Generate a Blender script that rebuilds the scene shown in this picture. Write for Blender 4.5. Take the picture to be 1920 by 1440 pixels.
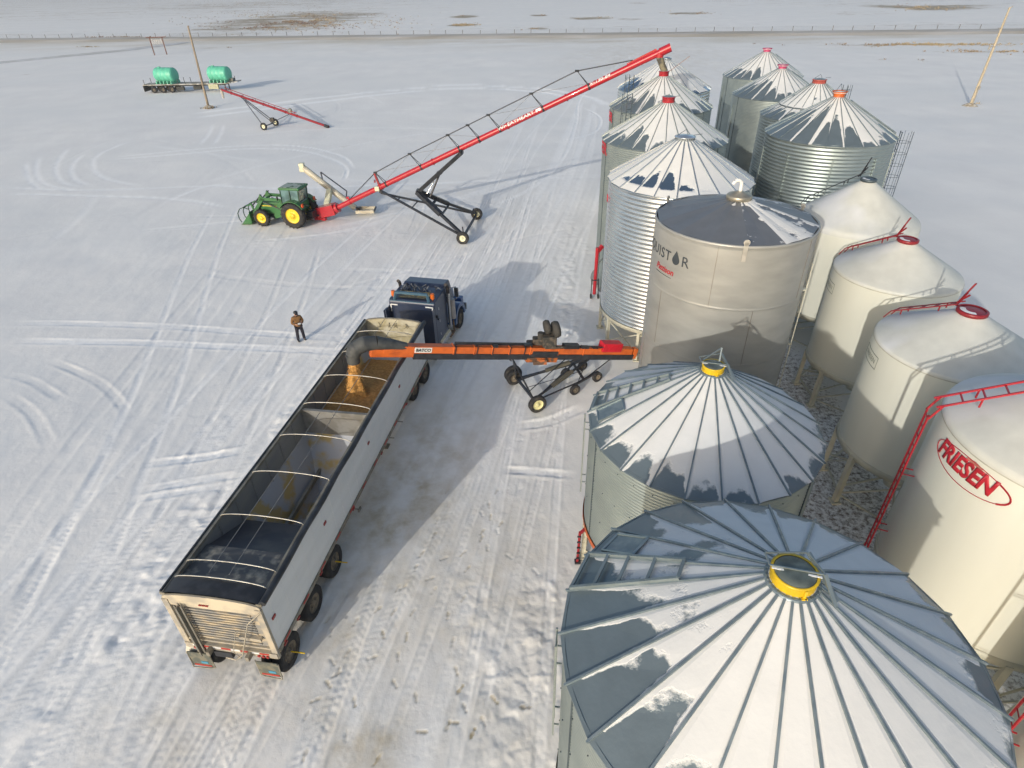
import bpy, math, random
import numpy as np
from mathutils import Vector, Matrix
random.seed(7); rng=np.random.default_rng(7)
for o in list(bpy.data.objects): bpy.data.objects.remove(o)
scn=bpy.context.scene; C=scn.collection
R_=math.radians
# ------------------------------------------------------------------ camera
CH=15.5; FPX=1120.0; TH=R_(34.15); ROLL=R_(1.4)
fw=Vector((0,math.cos(TH),-math.sin(TH))); rt0=Vector((1,0,0)); up0=rt0.cross(fw)
rt=math.cos(ROLL)*rt0-math.sin(ROLL)*up0; up=math.sin(ROLL)*rt0+math.cos(ROLL)*up0
cam=bpy.data.cameras.new('camera'); camo=bpy.data.objects.new('camera',cam); C.objects.link(camo)
cam.sensor_width=36; cam.lens=FPX/1920*36; cam.clip_start=.1; cam.clip_end=5000
camo.matrix_world=Matrix((( rt.x,up.x,-fw.x,0),(rt.y,up.y,-fw.y,0),(rt.z,up.z,-fw.z,CH),(0,0,0,1)))
scn.camera=camo
def G(px,py,z=0.0):      # photograph position -> real point at height z
    d=fw*FPX+rt*(px-960)+up*(720-py); t=(z-CH)/d.z
    return Vector((d.x*t,d.y*t,z))
# ------------------------------------------------------------------ light
SUN_EL=16.5; SUN_AZ=29.3     # shadows run towards +Y turned SUN_AZ degrees to +X
w=bpy.data.worlds.new('World'); scn.world=w; w.use_nodes=True
nt=w.node_tree; sky=nt.nodes.new('ShaderNodeTexSky'); sky.sky_type='NISHITA'; sky.sun_disc=False
sky.sun_elevation=R_(SUN_EL); sky.sun_rotation=R_(180+SUN_AZ); sky.air_density=1.0; sky.dust_density=2.5; sky.ozone_density=1.0
bg=nt.nodes['Background']; nt.links.new(sky.outputs[0],bg.inputs[0]); bg.inputs[1].default_value=0.15
sl=bpy.data.lights.new('sun','SUN'); sl.energy=2.0; sl.angle=R_(0.6); sl.color=(1.0,0.955,0.87)
so=bpy.data.objects.new('sun',sl); C.objects.link(so)
d=Vector((math.sin(R_(SUN_AZ))*math.cos(R_(SUN_EL)),math.cos(R_(SUN_AZ))*math.cos(R_(SUN_EL)),-math.sin(R_(SUN_EL))))
so.rotation_euler=d.to_track_quat('-Z','Y').to_euler(); so.location=(-20,-30,30)
scn.view_settings.view_transform='Standard'; scn.view_settings.look='None'; scn.view_settings.gamma=1
scn.view_settings.exposure=0.22
scn.render.engine='CYCLES'
# ------------------------------------------------------------------ materials
MATS={}
def mat(name,col,rough=.5,metal=0.,col2=None,scale=3.,lo=.45,hi=.6,detail=5.,bump=0.,bscale=20.,stretch=(1,1,1),spec=None,coat=0.):
    if name in MATS: return MATS[name]
    m=bpy.data.materials.new(name); m.use_nodes=True; n=m.node_tree.nodes; L=m.node_tree.links
    b=n['Principled BSDF']; b.inputs['Base Color'].default_value=(*col,1); b.inputs['Roughness'].default_value=rough; b.inputs['Metallic'].default_value=metal
    if spec is not None: b.inputs['Specular IOR Level'].default_value=spec
    if coat: b.inputs['Coat Weight'].default_value=coat
    tc=n.new('ShaderNodeTexCoord'); mp=n.new('ShaderNodeMapping'); mp.inputs['Scale'].default_value=stretch; L.new(tc.outputs['Object'],mp.inputs[0])
    ns=n.new('ShaderNodeTexNoise'); ns.inputs['Scale'].default_value=scale; ns.inputs['Detail'].default_value=detail; L.new(mp.outputs[0],ns.inputs['Vector'])
    rp=n.new('ShaderNodeMapRange'); rp.inputs['From Min'].default_value=lo; rp.inputs['From Max'].default_value=hi; L.new(ns.outputs[0],rp.inputs[0])
    mx=n.new('ShaderNodeMix'); mx.data_type='RGBA'; L.new(rp.outputs[0],mx.inputs[0])
    mx.inputs[6].default_value=(*col,1); c2=col2 or tuple(min(1,c*.82) for c in col); mx.inputs[7].default_value=(*c2,1)
    L.new(mx.outputs[2],b.inputs['Base Color'])
    if bump:
        n2=n.new('ShaderNodeTexNoise'); n2.inputs['Scale'].default_value=bscale; n2.inputs['Detail'].default_value=4; L.new(mp.outputs[0],n2.inputs['Vector'])
        bp=n.new('ShaderNodeBump'); bp.inputs['Strength'].default_value=bump; bp.inputs['Distance'].default_value=.02; L.new(n2.outputs[0],bp.inputs['Height']); L.new(bp.outputs[0],b.inputs['Normal'])
    MATS[name]=m; return m
galv=mat('galvanised',(.36,.41,.40),.4,.7,(.29,.34,.34),1.5,.35,.7,bump=.05,bscale=6)
galv_dull=mat('galvanised_dull',(.34,.38,.36),.5,.55,(.27,.31,.30),1.2,.35,.7)
galv_new=mat('galvanised_bright',(.66,.69,.70),.26,.85,(.52,.57,.60),1.5,.35,.7)
rib=mat('rib_metal',(.17,.22,.25),.45,.5,(.24,.29,.31),4,.4,.6)
steel_dk=mat('dark_steel',(.10,.13,.15),.5,.5)
stainless=mat('stainless',(.40,.40,.375),.45,.35,(.33,.33,.31),.9,.35,.7,stretch=(1,1,3))
cream=mat('cream_paint',(.72,.72,.63),.5,0,(.69,.685,.59),1.2,.4,.7,stretch=(1,1,.2),coat=.05)
cream_leg=mat('cream_frame',(.55,.54,.44),.5,0,(.45,.43,.34),3,.4,.7)
redp=mat('red_paint',(.40,.018,.03),.32,0,(.40,.01,.018),2,.4,.7,coat=.3)
redd=mat('red_dark',(.26,.018,.025),.4,0,(.24,.012,.018),2)
redt=mat('red_text',(.48,.02,.035),.5,0)
yel=mat('yellow_paint',(.75,.50,.015),.4,0,(.62,.42,.02),4)
ora=mat('orange_paint',(.60,.13,.022),.45,0,(.40,.085,.02),2.5,.45,.7)
blk=mat('black_paint',(.018,.02,.025),.4,0,(.03,.033,.04),5)
blk_txt=mat('charcoal_text',(.045,.055,.065),.5)
rub=mat('rubber',(.022,.022,.024),.85,0,(.07,.065,.055),5,.5,.75)
dust=mat('dusty_rim',(.20,.165,.12),.7,0,(.10,.085,.065),6)
rimw=mat('cream_rim',(.72,.70,.50),.45)
white=mat('white_paint',(.72,.73,.72),.4,0,(.66,.67,.66),2)
conc=mat('grain',(.56,.30,.09),.9,0,(.42,.21,.06),9,.4,.6,bump=.6,bscale=60)
def attr_mix(name,attrs,base_fn): pass
def roofmat(name,mcol,mrough,metal,amp=.55,scale=1.6,thr=.5,soft=0):
    m=bpy.data.materials.new(name); m.use_nodes=True; n=m.node_tree.nodes; L=m.node_tree.links
    b=n['Principled BSDF']; at=n.new('ShaderNodeAttribute'); at.attribute_name='bare'
    tc=n.new('ShaderNodeTexCoord'); oi=n.new('ShaderNodeObjectInfo')
    va=n.new('ShaderNodeVectorMath'); va.operation='ADD'; L.new(tc.outputs['Object'],va.inputs[0])
    vm=n.new('ShaderNodeVectorMath'); vm.operation='SCALE'; L.new(oi.outputs['Location'],vm.inputs[0]); vm.inputs['Scale'].default_value=1.7; L.new(vm.outputs[0],va.inputs[1])
    ns=n.new('ShaderNodeTexNoise'); ns.inputs['Scale'].default_value=scale; ns.inputs['Detail'].default_value=7; ns.inputs['Roughness'].default_value=.62; L.new(va.outputs[0],ns.inputs['Vector'])
    s=n.new('ShaderNodeMath'); s.operation='SUBTRACT'; L.new(ns.outputs[0],s.inputs[0]); s.inputs[1].default_value=.5
    k=n.new('ShaderNodeMath'); k.operation='MULTIPLY_ADD'; L.new(s.outputs[0],k.inputs[0]); k.inputs[1].default_value=amp; L.new(at.outputs['Fac'],k.inputs[2])
    mr=n.new('ShaderNodeMapRange'); L.new(k.outputs[0],mr.inputs[0]); mr.inputs['From Min'].default_value=thr-.015-soft; mr.inputs['From Max'].default_value=thr+.03
    n3=n.new('ShaderNodeTexNoise'); n3.inputs['Scale'].default_value=2.2; n3.inputs['Detail'].default_value=6; L.new(va.outputs[0],n3.inputs['Vector'])
    cs=n.new('ShaderNodeMix'); cs.data_type='RGBA'; L.new(n3.outputs[0],cs.inputs[0]); cs.inputs[6].default_value=(.74,.745,.735,1); cs.inputs[7].default_value=(.62,.63,.625,1)
    cm=n.new('ShaderNodeMix'); cm.data_type='RGBA'; L.new(n3.outputs[0],cm.inputs[0]); cm.inputs[6].default_value=(*mcol,1); cm.inputs[7].default_value=(*[c*.7 for c in mcol],1)
    mx=n.new('ShaderNodeMix'); mx.data_type='RGBA'; L.new(mr.outputs[0],mx.inputs[0]); L.new(cs.outputs[2],mx.inputs[6]); L.new(cm.outputs[2],mx.inputs[7]); L.new(mx.outputs[2],b.inputs['Base Color'])
    r=n.new('ShaderNodeMapRange'); L.new(mr.outputs[0],r.inputs[0]); r.inputs['To Min'].default_value=.85; r.inputs['To Max'].default_value=mrough; L.new(r.outputs[0],b.inputs['Roughness'])
    mm=n.new('ShaderNodeMath'); mm.operation='MULTIPLY'; L.new(mr.outputs[0],mm.inputs[0]); mm.inputs[1].default_value=metal; L.new(mm.outputs[0],b.inputs['Metallic'])
    inv=n.new('ShaderNodeMapRange'); L.new(k.outputs[0],inv.inputs[0]); inv.inputs['From Min'].default_value=thr-.12; inv.inputs['From Max'].default_value=thr+.03; inv.inputs['To Min'].default_value=1; inv.inputs['To Max'].default_value=0
    n4=n.new('ShaderNodeTexNoise'); n4.inputs['Scale'].default_value=9; n4.inputs['Detail'].default_value=4; L.new(va.outputs[0],n4.inputs['Vector'])
    ad=n.new('ShaderNodeMath'); ad.operation='MULTIPLY_ADD'; L.new(n4.outputs[0],ad.inputs[0]); ad.inputs[1].default_value=.25; L.new(inv.outputs[0],ad.inputs[2])
    bp=n.new('ShaderNodeBump'); bp.inputs['Strength'].default_value=.05 if soft>.2 else .6; bp.inputs['Distance'].default_value=.03; L.new(ad.outputs[0],bp.inputs['Height']); L.new(bp.outputs[0],b.inputs['Normal'])
    return m
roof_m=roofmat('roof_snow_over_metal',(.20,.25,.275),.42,.4,amp=1.15,scale=1.5,soft=.05)
roof_b=roofmat('roof_snow_over_bright_metal',(.24,.33,.42),.22,.8,amp=.8,scale=2.6)
roof_s=roofmat('roof_snow_over_stainless',(.20,.215,.235),.45,.3,amp=1.1,scale=2.4)
roof_c=roofmat('roof_frost_over_cream',(.73,.73,.66),.5,0,amp=.15,scale=.7,soft=.35)
# ------------------------------------------------------------------ mesh builder
def frame(ax):
    ax=Vector(ax).normalized(); a=Vector((0,0,1)) if abs(ax.z)<.95 else Vector((1,0,0))
    u=a.cross(ax).normalized(); v=ax.cross(u); return u,v,ax
class MB:
    def __init__(s,o=(0,0,0)): s.v=[]; s.f=[]; s.o=Vector(o); s.sm=[]
    def add(s,vs,fs,smooth=False):
        b=len(s.v); s.v+= [Vector(p)-s.o for p in vs]; s.f+=[tuple(i+b for i in f) for f in fs]; s.sm+=[smooth]*len(fs); return s
    def box(s,c,sz,M=None):
        x,y,z=[k/2 for k in sz]; P=[Vector((i*x,j*y,k*z)) for i in(-1,1) for j in(-1,1) for k in(-1,1)]
        if M is not None: P=[M@p for p in P]
        c=Vector(c); return s.add([p+c for p in P],[(0,1,3,2),(4,6,7,5),(0,4,5,1),(2,3,7,6),(0,2,6,4),(1,5,7,3)])
    def beam(s,a,b,wd,ht=None,upv=(0,0,1)):
        a=Vector(a);b=Vector(b); ht=ht or wd; d=(b-a)
        if d.length<1e-6: return s
        d.normalize(); u=Vector(upv)
        if abs(u.dot(d))>.97: u=Vector((1,0,0)) if abs(d.x)<.9 else Vector((0,1,0))
        x=d.cross(u).normalized(); y=x.cross(d)
        P=[]
        for q in (a,b):
            for i,j in ((-1,-1),(1,-1),(1,1),(-1,1)): P.append(q+x*(i*wd/2)+y*(j*ht/2))
        return s.add(P,[(3,2,1,0),(4,5,6,7),(0,1,5,4),(1,2,6,5),(2,3,7,6),(3,0,4,7)])
    def lathe(s,prof,o=(0,0,0),ax=(0,0,1),n=32,caps=True,smooth=True,a0=0,a1=2*math.pi):
        u,v,a=frame(ax); o=Vector(o); full=abs(a1-a0-2*math.pi)<1e-6; m=n if full else n+1
        P=[];F=[]
        for r,h in prof:
            for k in range(m):
                t=a0+(a1-a0)*k/n; P.append(o+a*h+(u*math.cos(t)+v*math.sin(t))*r)
        for i in range(len(prof)-1):
            for k in range(n):
                k2=(k+1)%m; F.append((i*m+k,i*m+k2,(i+1)*m+k2,(i+1)*m+k))
        s.add(P,F,smooth)
        if caps and full:
            b=len(s.v)
            if prof[0][0]>1e-4: s.add(P[:m],[tuple(range(m))[::-1]])
            if prof[-1][0]>1e-4: s.add(P[-m:],[tuple(range(m))])
        return s
    def tube(s,a,b,r,n=10,r2=None,smooth=True):
        a=Vector(a);b=Vector(b); L=(b-a).length
        return s.lathe([(r,0),(r if r2 is None else r2,L)],a,b-a,n,True,smooth)
    def path(s,pts,r,n=8):
        for p,q in zip(pts[:-1],pts[1:]): s.tube(p,q,r,n)
        return s
    def sphere(s,c,r,n=12,sz=(1,1,1)):
        P=[];F=[];c=Vector(c);m=n//2
        for i in range(m+1):
            for k in range(n):
                a=math.pi*i/m;t=2*math.pi*k/n; P.append(c+Vector((r*sz[0]*math.sin(a)*math.cos(t),r*sz[1]*math.sin(a)*math.sin(t),r*sz[2]*math.cos(a))))
        for i in range(m):
            for k in range(n): F.append((i*n+k,(i+1)*n+k,(i+1)*n+(k+1)%n,i*n+(k+1)%n))
        return s.add(P,F,True)
    def prism(s,poly,h,fn):   # poly 2D, fn(x,y,z)->Vector
        n=len(poly); P=[fn(x,y,0) for x,y in poly]+[fn(x,y,h) for x,y in poly]
        return s.add(P,[tuple(range(n))[::-1],tuple(range(n,2*n))]+[(i,(i+1)%n,n+(i+1)%n,n+i) for i in range(n)])
    def build(s,name,m,parent=None,bevel=0,label=None):
        me=bpy.data.meshes.new(name); me.from_pydata([tuple(p) for p in s.v],[],s.f); me.polygons.foreach_set('use_smooth',s.sm)
        me.materials.append(m); me.update()
        o=bpy.data.objects.new(name,me); C.objects.link(o)
        if parent: o.parent=parent
        if bevel:
            bv=o.modifiers.new('b','BEVEL'); bv.width=bevel; bv.segments=2; bv.limit_method='ANGLE'
        if label: o['label']=label
        return o
def thing(name,label,cat,loc=(0,0,0),rz=0,group=None):
    o=bpy.data.objects.new(name,None); o.empty_display_size=.3; C.objects.link(o); o.location=loc; o.rotation_euler=(0,0,rz)
    o['label']=label;o['category']=cat
    if group:o['group']=group
    return o
def tag(o,label,cat,group=None,kind=None):
    o['label']=label;o['category']=cat
    if group:o['group']=group
    if kind:o['kind']=kind
    return o
def text(s,name,m,parent,size,fn,shear=0,bold=0,space=1.,extr=.006,width=None,label=None):
    cu=bpy.data.curves.new('t','FONT'); cu.body=s; cu.size=size; cu.shear=shear; cu.offset=bold; cu.space_character=space; cu.align_x='CENTER'; cu.align_y='CENTER'; cu.resolution_u=3
    to=bpy.data.objects.new('t',cu); C.objects.link(to); dg=bpy.context.evaluated_depsgraph_get(); me=bpy.data.meshes.new_from_object(to.evaluated_get(dg)); bpy.data.objects.remove(to)
    import bmesh
    bm=bmesh.new(); bm.from_mesh(me); bmesh.ops.triangulate(bm,faces=bm.faces)
    bmesh.ops.subdivide_edges(bm,edges=[e for e in bm.edges if e.calc_length()>.12],cuts=2)
    xs=[v.co.x for v in bm.verts]; x0,x1=min(xs),max(xs); sc=(width/(x1-x0)) if width else 1
    r=bmesh.ops.extrude_face_region(bm,geom=bm.faces[:]); nv=[g for g in r['geom'] if isinstance(g,bmesh.types.BMVert)]
    ns=set(nv)
    for v in bm.verts: v.co=fn((v.co.x-(x0+x1)/2)*sc,v.co.y*(sc if width else 1),extr if v in ns else 0.001)
    bmesh.ops.recalc_face_normals(bm,faces=bm.faces)
    bm.to_mesh(me); bm.free(); me.materials.clear(); me.materials.append(m); me.name=name
    o=bpy.data.objects.new(name,me); C.objects.link(o); o.parent=parent
    if label:o['label']=label
    return o
def cyl_fn(r,ang0,z0,tilt=0):   # wrap text on the outside of a vertical cylinder, centre at angle ang0 (degrees)
    def f(x,y,z):
        t=R_(ang0)+x/r; rr=r+.012+z; return Vector((rr*math.cos(t),rr*math.sin(t),z0+y+tilt*x))
    return f
def wheel(parent,c,ax,Rr,wd,rim,rm,tm=None,lugs=0,dish=.4,n=28,tread=True):
    tm=tm or rub; b=MB(); h=wd/2; k=Rr-rim
    b.lathe([(rim,-h*.8),(rim+k*.35,-h),(Rr-k*.25,-h),(Rr,-h*.72),(Rr,h*.72),(Rr-k*.25,h),(rim+k*.35,h),(rim,h*.8)],c,ax,n,False)
    u,v,a=frame(ax); c=Vector(c)
    if lugs:
        for i in range(lugs):
            for sgn in (-1,1):
                t=2*math.pi*(i+(.5 if sgn>0 else 0))/lugs
                d1=u*math.cos(t)+v*math.sin(t); t2=t+.16; d2=u*math.cos(t2)+v*math.sin(t2)
                b.beam(c+d1*(Rr+.012)+a*(sgn*h*.92),c+d2*(Rr+.018)+a*(sgn*h*.05),.05*Rr,.06,d1)
    r=MB(); r.lathe([(rim,-h*.82),(rim,-h*.6),(rim*.9,-h*.5),(rim*.55,-h*(1-dish)*.6),(rim*.3,-h*.5),(rim*.28,-h*.85),(0.001,-h*.85)],c,ax,n,False)
    r.lathe([(rim,h*.82),(rim,h*.6),(rim*.9,h*.5),(rim*.55,h*(1-dish)*.6),(rim*.3,h*.5),(rim*.28,h*.85),(0.001,h*.85)],c,ax,n,False)
    for i in range(8):
        t=2*math.pi*i/8
        for sg in (-1,1): r.tube(c+(u*math.cos(t)+v*math.sin(t))*rim*.42+a*sg*h*.2,c+(u*math.cos(t)+v*math.sin(t))*rim*.42+a*sg*h*.62,rim*.05,5)
    ro=r.build('wheel',rm,parent); ty=b.build('tyre',tm,ro); return ro
def sstep(a,b,x): 
    t=np.clip((x-a)/(b-a),0,1); return t*t*(3-2*t)
# ------------------------------------------------------------------ numpy value noise
class VN:
    def __init__(s,seed): s.t=np.random.default_rng(seed).random((256,256)).astype(np.float32)
    def n(s,x,y):
        xi=np.floor(x).astype(np.int64); yi=np.floor(y).astype(np.int64); fx=x-xi; fy=y-yi
        fx=fx*fx*(3-2*fx); fy=fy*fy*(3-2*fy); t=s.t
        a=t[xi&255,yi&255];b=t[(xi+1)&255,yi&255];c=t[xi&255,(yi+1)&255];d=t[(xi+1)&255,(yi+1)&255]
        return (a*(1-fx)+b*fx)*(1-fy)+(c*(1-fx)+d*fx)*fy-.5
    def fbm(s,x,y,o=4,g=.5):
        r=0;a=1
        for k in range(o): r=r+a*s.n(x*2**k+k*17.3,y*2**k+k*9.1); a*=g
        return r
vn=VN(3)
# ------------------------------------------------------------------ the ground: one sheet of snow with tracks, footprints and drifts
def grow(a,b,s,k): 
    r=[];x=a;st=s
    while x<b: r.append(x); x+=st; st*=k
    return r
xs=sorted([-x for x in grow(60,2600,.6,1.12)])+list(np.arange(-60,-26,.22))+list(np.arange(-26,-9,.08))+list(np.arange(-9,2.6,.04))+list(np.arange(2.6,13,.1))+list(np.arange(13,60,.5))+grow(60,2600,.8,1.12)
ys=list(np.arange(-60,2,3.))+list(np.arange(2,4.5,.25))+list(np.arange(4.5,15,.04))+list(np.arange(15,32,.07))+list(np.arange(32,50,.12))+list(np.arange(50,112,.3))+list(np.arange(112,300,2.))+list(np.arange(300,900,7.))+grow(900,4000,12,1.2)
xs=np.array(xs); ys=np.array(ys); X,Y=np.meshgrid(xs,ys,indexing='ij')
Z=np.zeros_like(X); BR=np.zeros_like(X); ST=np.zeros_like(X); GR=np.zeros_like(X); SB=np.zeros_like(X)
near=sstep(75,35,Y)*sstep(-45,-30,X)*sstep(12,4,X); 
Z+=.12*vn.fbm(X/9+5,Y/9,3)*sstep(2,30,np.hypot(X,Y-20)*0+30)
Z+=.020*vn.fbm(X*1.1,Y*.55+4,4)*near
Z+=.006*vn.fbm(X*5,Y*3,3)*sstep(40,20,Y)*sstep(-27,-20,X)
def blob(cx,cy,rx,ry,ang=0,soft=.5):
    c,s=math.cos(R_(ang)),math.sin(R_(ang)); dx=X-cx;dy=Y-cy; q=np.hypot((dx*c+dy*s)/rx,(-dx*s+dy*c)/ry); return sstep(1+soft,1-soft,q)
# lumpy, kicked-up snow
for (cx,cy,rx,ry,a,am) in [(.4,8.5,1.6,4.5,10,.20),(1.2,14.5,1.2,5,0,.06),(-10.6,13.5,1.4,7,-10,.17),(-13.5,12,2.2,5,-15,.08),(-9.9,23,1.2,7,-8,.16),(-13,20,3.5,2.5,20,.06),(3.0,27,1.1,6,-5,.20),(4.6,38,1.4,9,-8,.16),(-13,42.5,4.5,1.6,5,.16),(-2,12.5,1.5,2,0,.04),(-8.5,9,1.,6,-10,.05),(2.3,21.5,1.2,1.5,0,.08)]:
    mk=blob(cx,cy,rx,ry,a,.8)*sstep(-.16,.28,vn.fbm(X/1.6+2,Y/2.6,3)); Z+=mk*am*.34*(np.abs(vn.fbm(X*1.7+3,Y*1.5,4))*1.6-.25+.5*np.maximum(0,vn.fbm(X*4.5,Y*3.4,3)))
def track(pts,width=.28,depth=.035,bright=0.,berm=.7,tread=0.):
    depth*=.42; pts=[np.array(p[:2],float) for p in pts]
    # catmull-rom refine
    P=[]
    q=[pts[0]]+pts+[pts[-1]]
    for i in range(1,len(q)-2):
        for t in np.linspace(0,1,7)[:-1]:
            a,b,c,d_=q[i-1],q[i],q[i+1],q[i+2]; P.append(.5*((2*b)+(-a+c)*t+(2*a-5*b+4*c-d_)*t*t+(-a+3*b-3*c+d_)*t**3))
    P.append(pts[-1]); L=0; TT=sum(float(np.hypot(*(b-a))) for a,b in zip(P[:-1],P[1:])); FD=min(3.5,TT*.3)
    for a,b in zip(P[:-1],P[1:]):
        m=width*2.2; x0,x1=min(a[0],b[0])-m,max(a[0],b[0])+m; y0,y1=min(a[1],b[1])-m,max(a[1],b[1])+m
        i0,i1=np.searchsorted(xs,[x0,x1]); j0,j1=np.searchsorted(ys,[y0,y1])
        ln=float(np.hypot(*(b-a)))
        if i1<=i0 or j1<=j0 or ln<1e-6: L+=ln; continue
        xx=X[i0:i1,j0:j1]; yy=Y[i0:i1,j0:j1]; d_=(b-a)/ln; t=(xx-a[0])*d_[0]+(yy-a[1])*d_[1]; e=(xx-a[0])*-d_[1]+(yy-a[1])*d_[0]
        ins=((t>=0)&(t<ln))*sstep(0,FD,t+L)*sstep(TT,TT-FD,t+L); u=np.abs(e)/width*2
        br=.75+.5*vn.fbm(xx*1.3+9,yy*1.3,3)*2
        g=-depth*sstep(1.15,.75,u)*br+depth*berm*np.exp(-((u-1.45)/.33)**2)*np.clip(br,0,2)
        if tread: g+=depth*.3*np.sign(np.sin((t+L+np.abs(e)*.8)*2*math.pi/tread))*sstep(1.0,.8,u)*.5
        Z[i0:i1,j0:j1]+=ins*g; 
        if bright: BR[i0:i1,j0:j1]=np.maximum(BR[i0:i1,j0:j1],ins*bright*sstep(2.,.9,u))
        L+=ln
def pair(pts,gauge=1.9,**k):
    p=[np.array(q[:2],float) for q in pts]; l=[];r=[]
    for i,q in enumerate(p):
        t=p[min(i+1,len(p)-1)]-p[max(i-1,0)]; t/=np.hypot(*t); nn=np.array([-t[1],t[0]])*gauge/2; l.append(q+nn); r.append(q-nn)
    track(l,**k); track(r,**k)
GP=lambda *ps:[G(*p) for p in ps]
r_=random.Random(5)
# lane beside the bins: many truck tracks running along the row
dl=np.array([math.sin(R_(11)),math.cos(R_(11))])
for i in range(22):
    off=r_.uniform(-7.0,3.4); ph=r_.uniform(0,6); am=r_.uniform(.1,.7); y0=r_.choice([2,6,14,24]); y1=r_.uniform(45,105); aa=R_(11+r_.uniform(-4,5))
    pts=[]
    for y in np.arange(y0,y1,4.): pts.append((off-1.2+math.tan(aa)*(y-20)+am*math.sin(y*.08+ph),y))
    pair(pts,2.0,width=r_.choice([.25,.3,.55]),depth=r_.uniform(.012,.03),bright=r_.choice([0,.3,.6]),tread=r_.choice([0,.24]))
# tracks behind and to the left of the trailer
for i in range(16):
    off=r_.uniform(-16,-5.2); aa=R_(r_.choice([-14,-6,9,9,9,16,22])); pts=[]; ph=r_.uniform(0,6)
    for y in np.arange(3,r_.uniform(20,60),3.): pts.append((off+math.tan(aa)*(y-9)+.25*math.sin(y*.15+ph),y))
    pair(pts,1.9,width=r_.choice([.28,.55,.6]),depth=r_.uniform(.02,.04),bright=r_.choice([0,.4]),tread=.22)
for i in range(7): # freshest prints right under the rear wheels
    off=-8.9+i*.42; track([(off+math.tan(R_(9.5))*(y-9)-.04*(9-y)*(i-3)*.3,y) for y in np.arange(3,9.5,1.)],width=.26,depth=.035,tread=.2)
# cross tracks left of the trailer
for ps,k in [(GP((0,640),(250,643),(540,655),(700,665)),dict(bright=.7)),(GP((0,606),(300,612),(700,640)),dict(bright=.5)),(GP((255,875),(400,855),(490,835)),dict(width=.4,depth=.06,bright=.8)),(GP((250,925),(350,905),(470,885)),dict(width=.35,depth=.06,bright=.8)),(GP((240,940),(350,922),(440,908)),dict(width=.3,depth=.05,bright=.8)),(GP((0,735),(60,775),(100,850)),dict(width=.45,depth=.04)),(GP((80,670),(190,720),(250,790)),dict(width=.4,depth=.04)),(GP((0,700),(60,715),(130,760)),dict(width=.4,depth=.03)),
  (GP((960,800),(1030,790),(1100,760)),dict(width=.5,depth=.09,bright=.9)),(GP((930,880),(1010,885),(1090,892)),dict(width=.35,depth=.07,bright=.9)),(GP((600,432),(700,410),(860,370),(1000,330),(1120,300)),dict(width=.5,depth=.03,bright=.6)),
  (GP((460,455),(560,447),(660,430),(800,390),(1120,310)),dict(width=.5,depth=.03,bright=.5)),(GP((1120,420),(960,450),(800,500),(560,560)),dict(width=.4,depth=.03))]:
    track(ps,**dict(dict(width=.5,depth=.03),**k))
# turning loops
loops=[(GP((50,300),(52,330),(75,352),(115,358)),1),(GP((75,290),(68,320),(85,345),(150,358)),1),(GP((130,275),(105,310),(115,340),(160,352)),1),(GP((160,285),(135,310),(140,335),(180,352)),1),(GP((250,262),(185,290),(175,315),(200,335),(270,350)),1),
 (GP((190,300),(330,290),(470,278),(560,282),(620,298),(650,318),(640,345)),1),(GP((200,296),(330,284),(470,272),(570,275),(640,293),(665,320)),1),
 (GP((350,215),(500,196),(650,178),(850,160),(1000,166),(1100,182),(1140,200)),2),(GP((355,222),(500,204),(650,185),(850,166),(1000,172),(1080,186)),2),
 (GP((398,232),(392,250),(372,275)),1),(GP((418,232),(414,250),(398,275)),1),(GP((0,350),(150,356),(400,350),(560,352),(1120,330)),1),(GP((0,362),(300,372),(440,392)),1),(GP((450,345),(380,352),(300,385)),1),
 (GP((1030,270),(1110,250),(1125,220),(1090,200)),1),(GP((900,395),(1000,350),(1060,290),(1080,230),(1100,170),(1190,100)),1)]
for ps,b in loops: track(ps,width=.34 if b==1 else 1.0,depth=.055 if b==1 else .08,bright=.8 if b==1 else 1.0)
rr2=random.Random(11)
for i in range(34):   # faint criss-cross over the open yard
    x=rr2.uniform(-55,2); y=rr2.uniform(32,100); a=rr2.uniform(-.5,.5)+rr2.choice([0,0,1.57]); L=rr2.uniform(10,40); c=rr2.uniform(-.03,.03)
    pts=[]; 
    for k in range(9): pts.append((x,y)); x+=math.cos(a)*L/8; y+=math.sin(a)*L/8; a+=c*L/8
    if min(p[1] for p in pts)<31: continue
    track(pts,width=.5,depth=.025,bright=rr2.choice([0,.3]))
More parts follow.
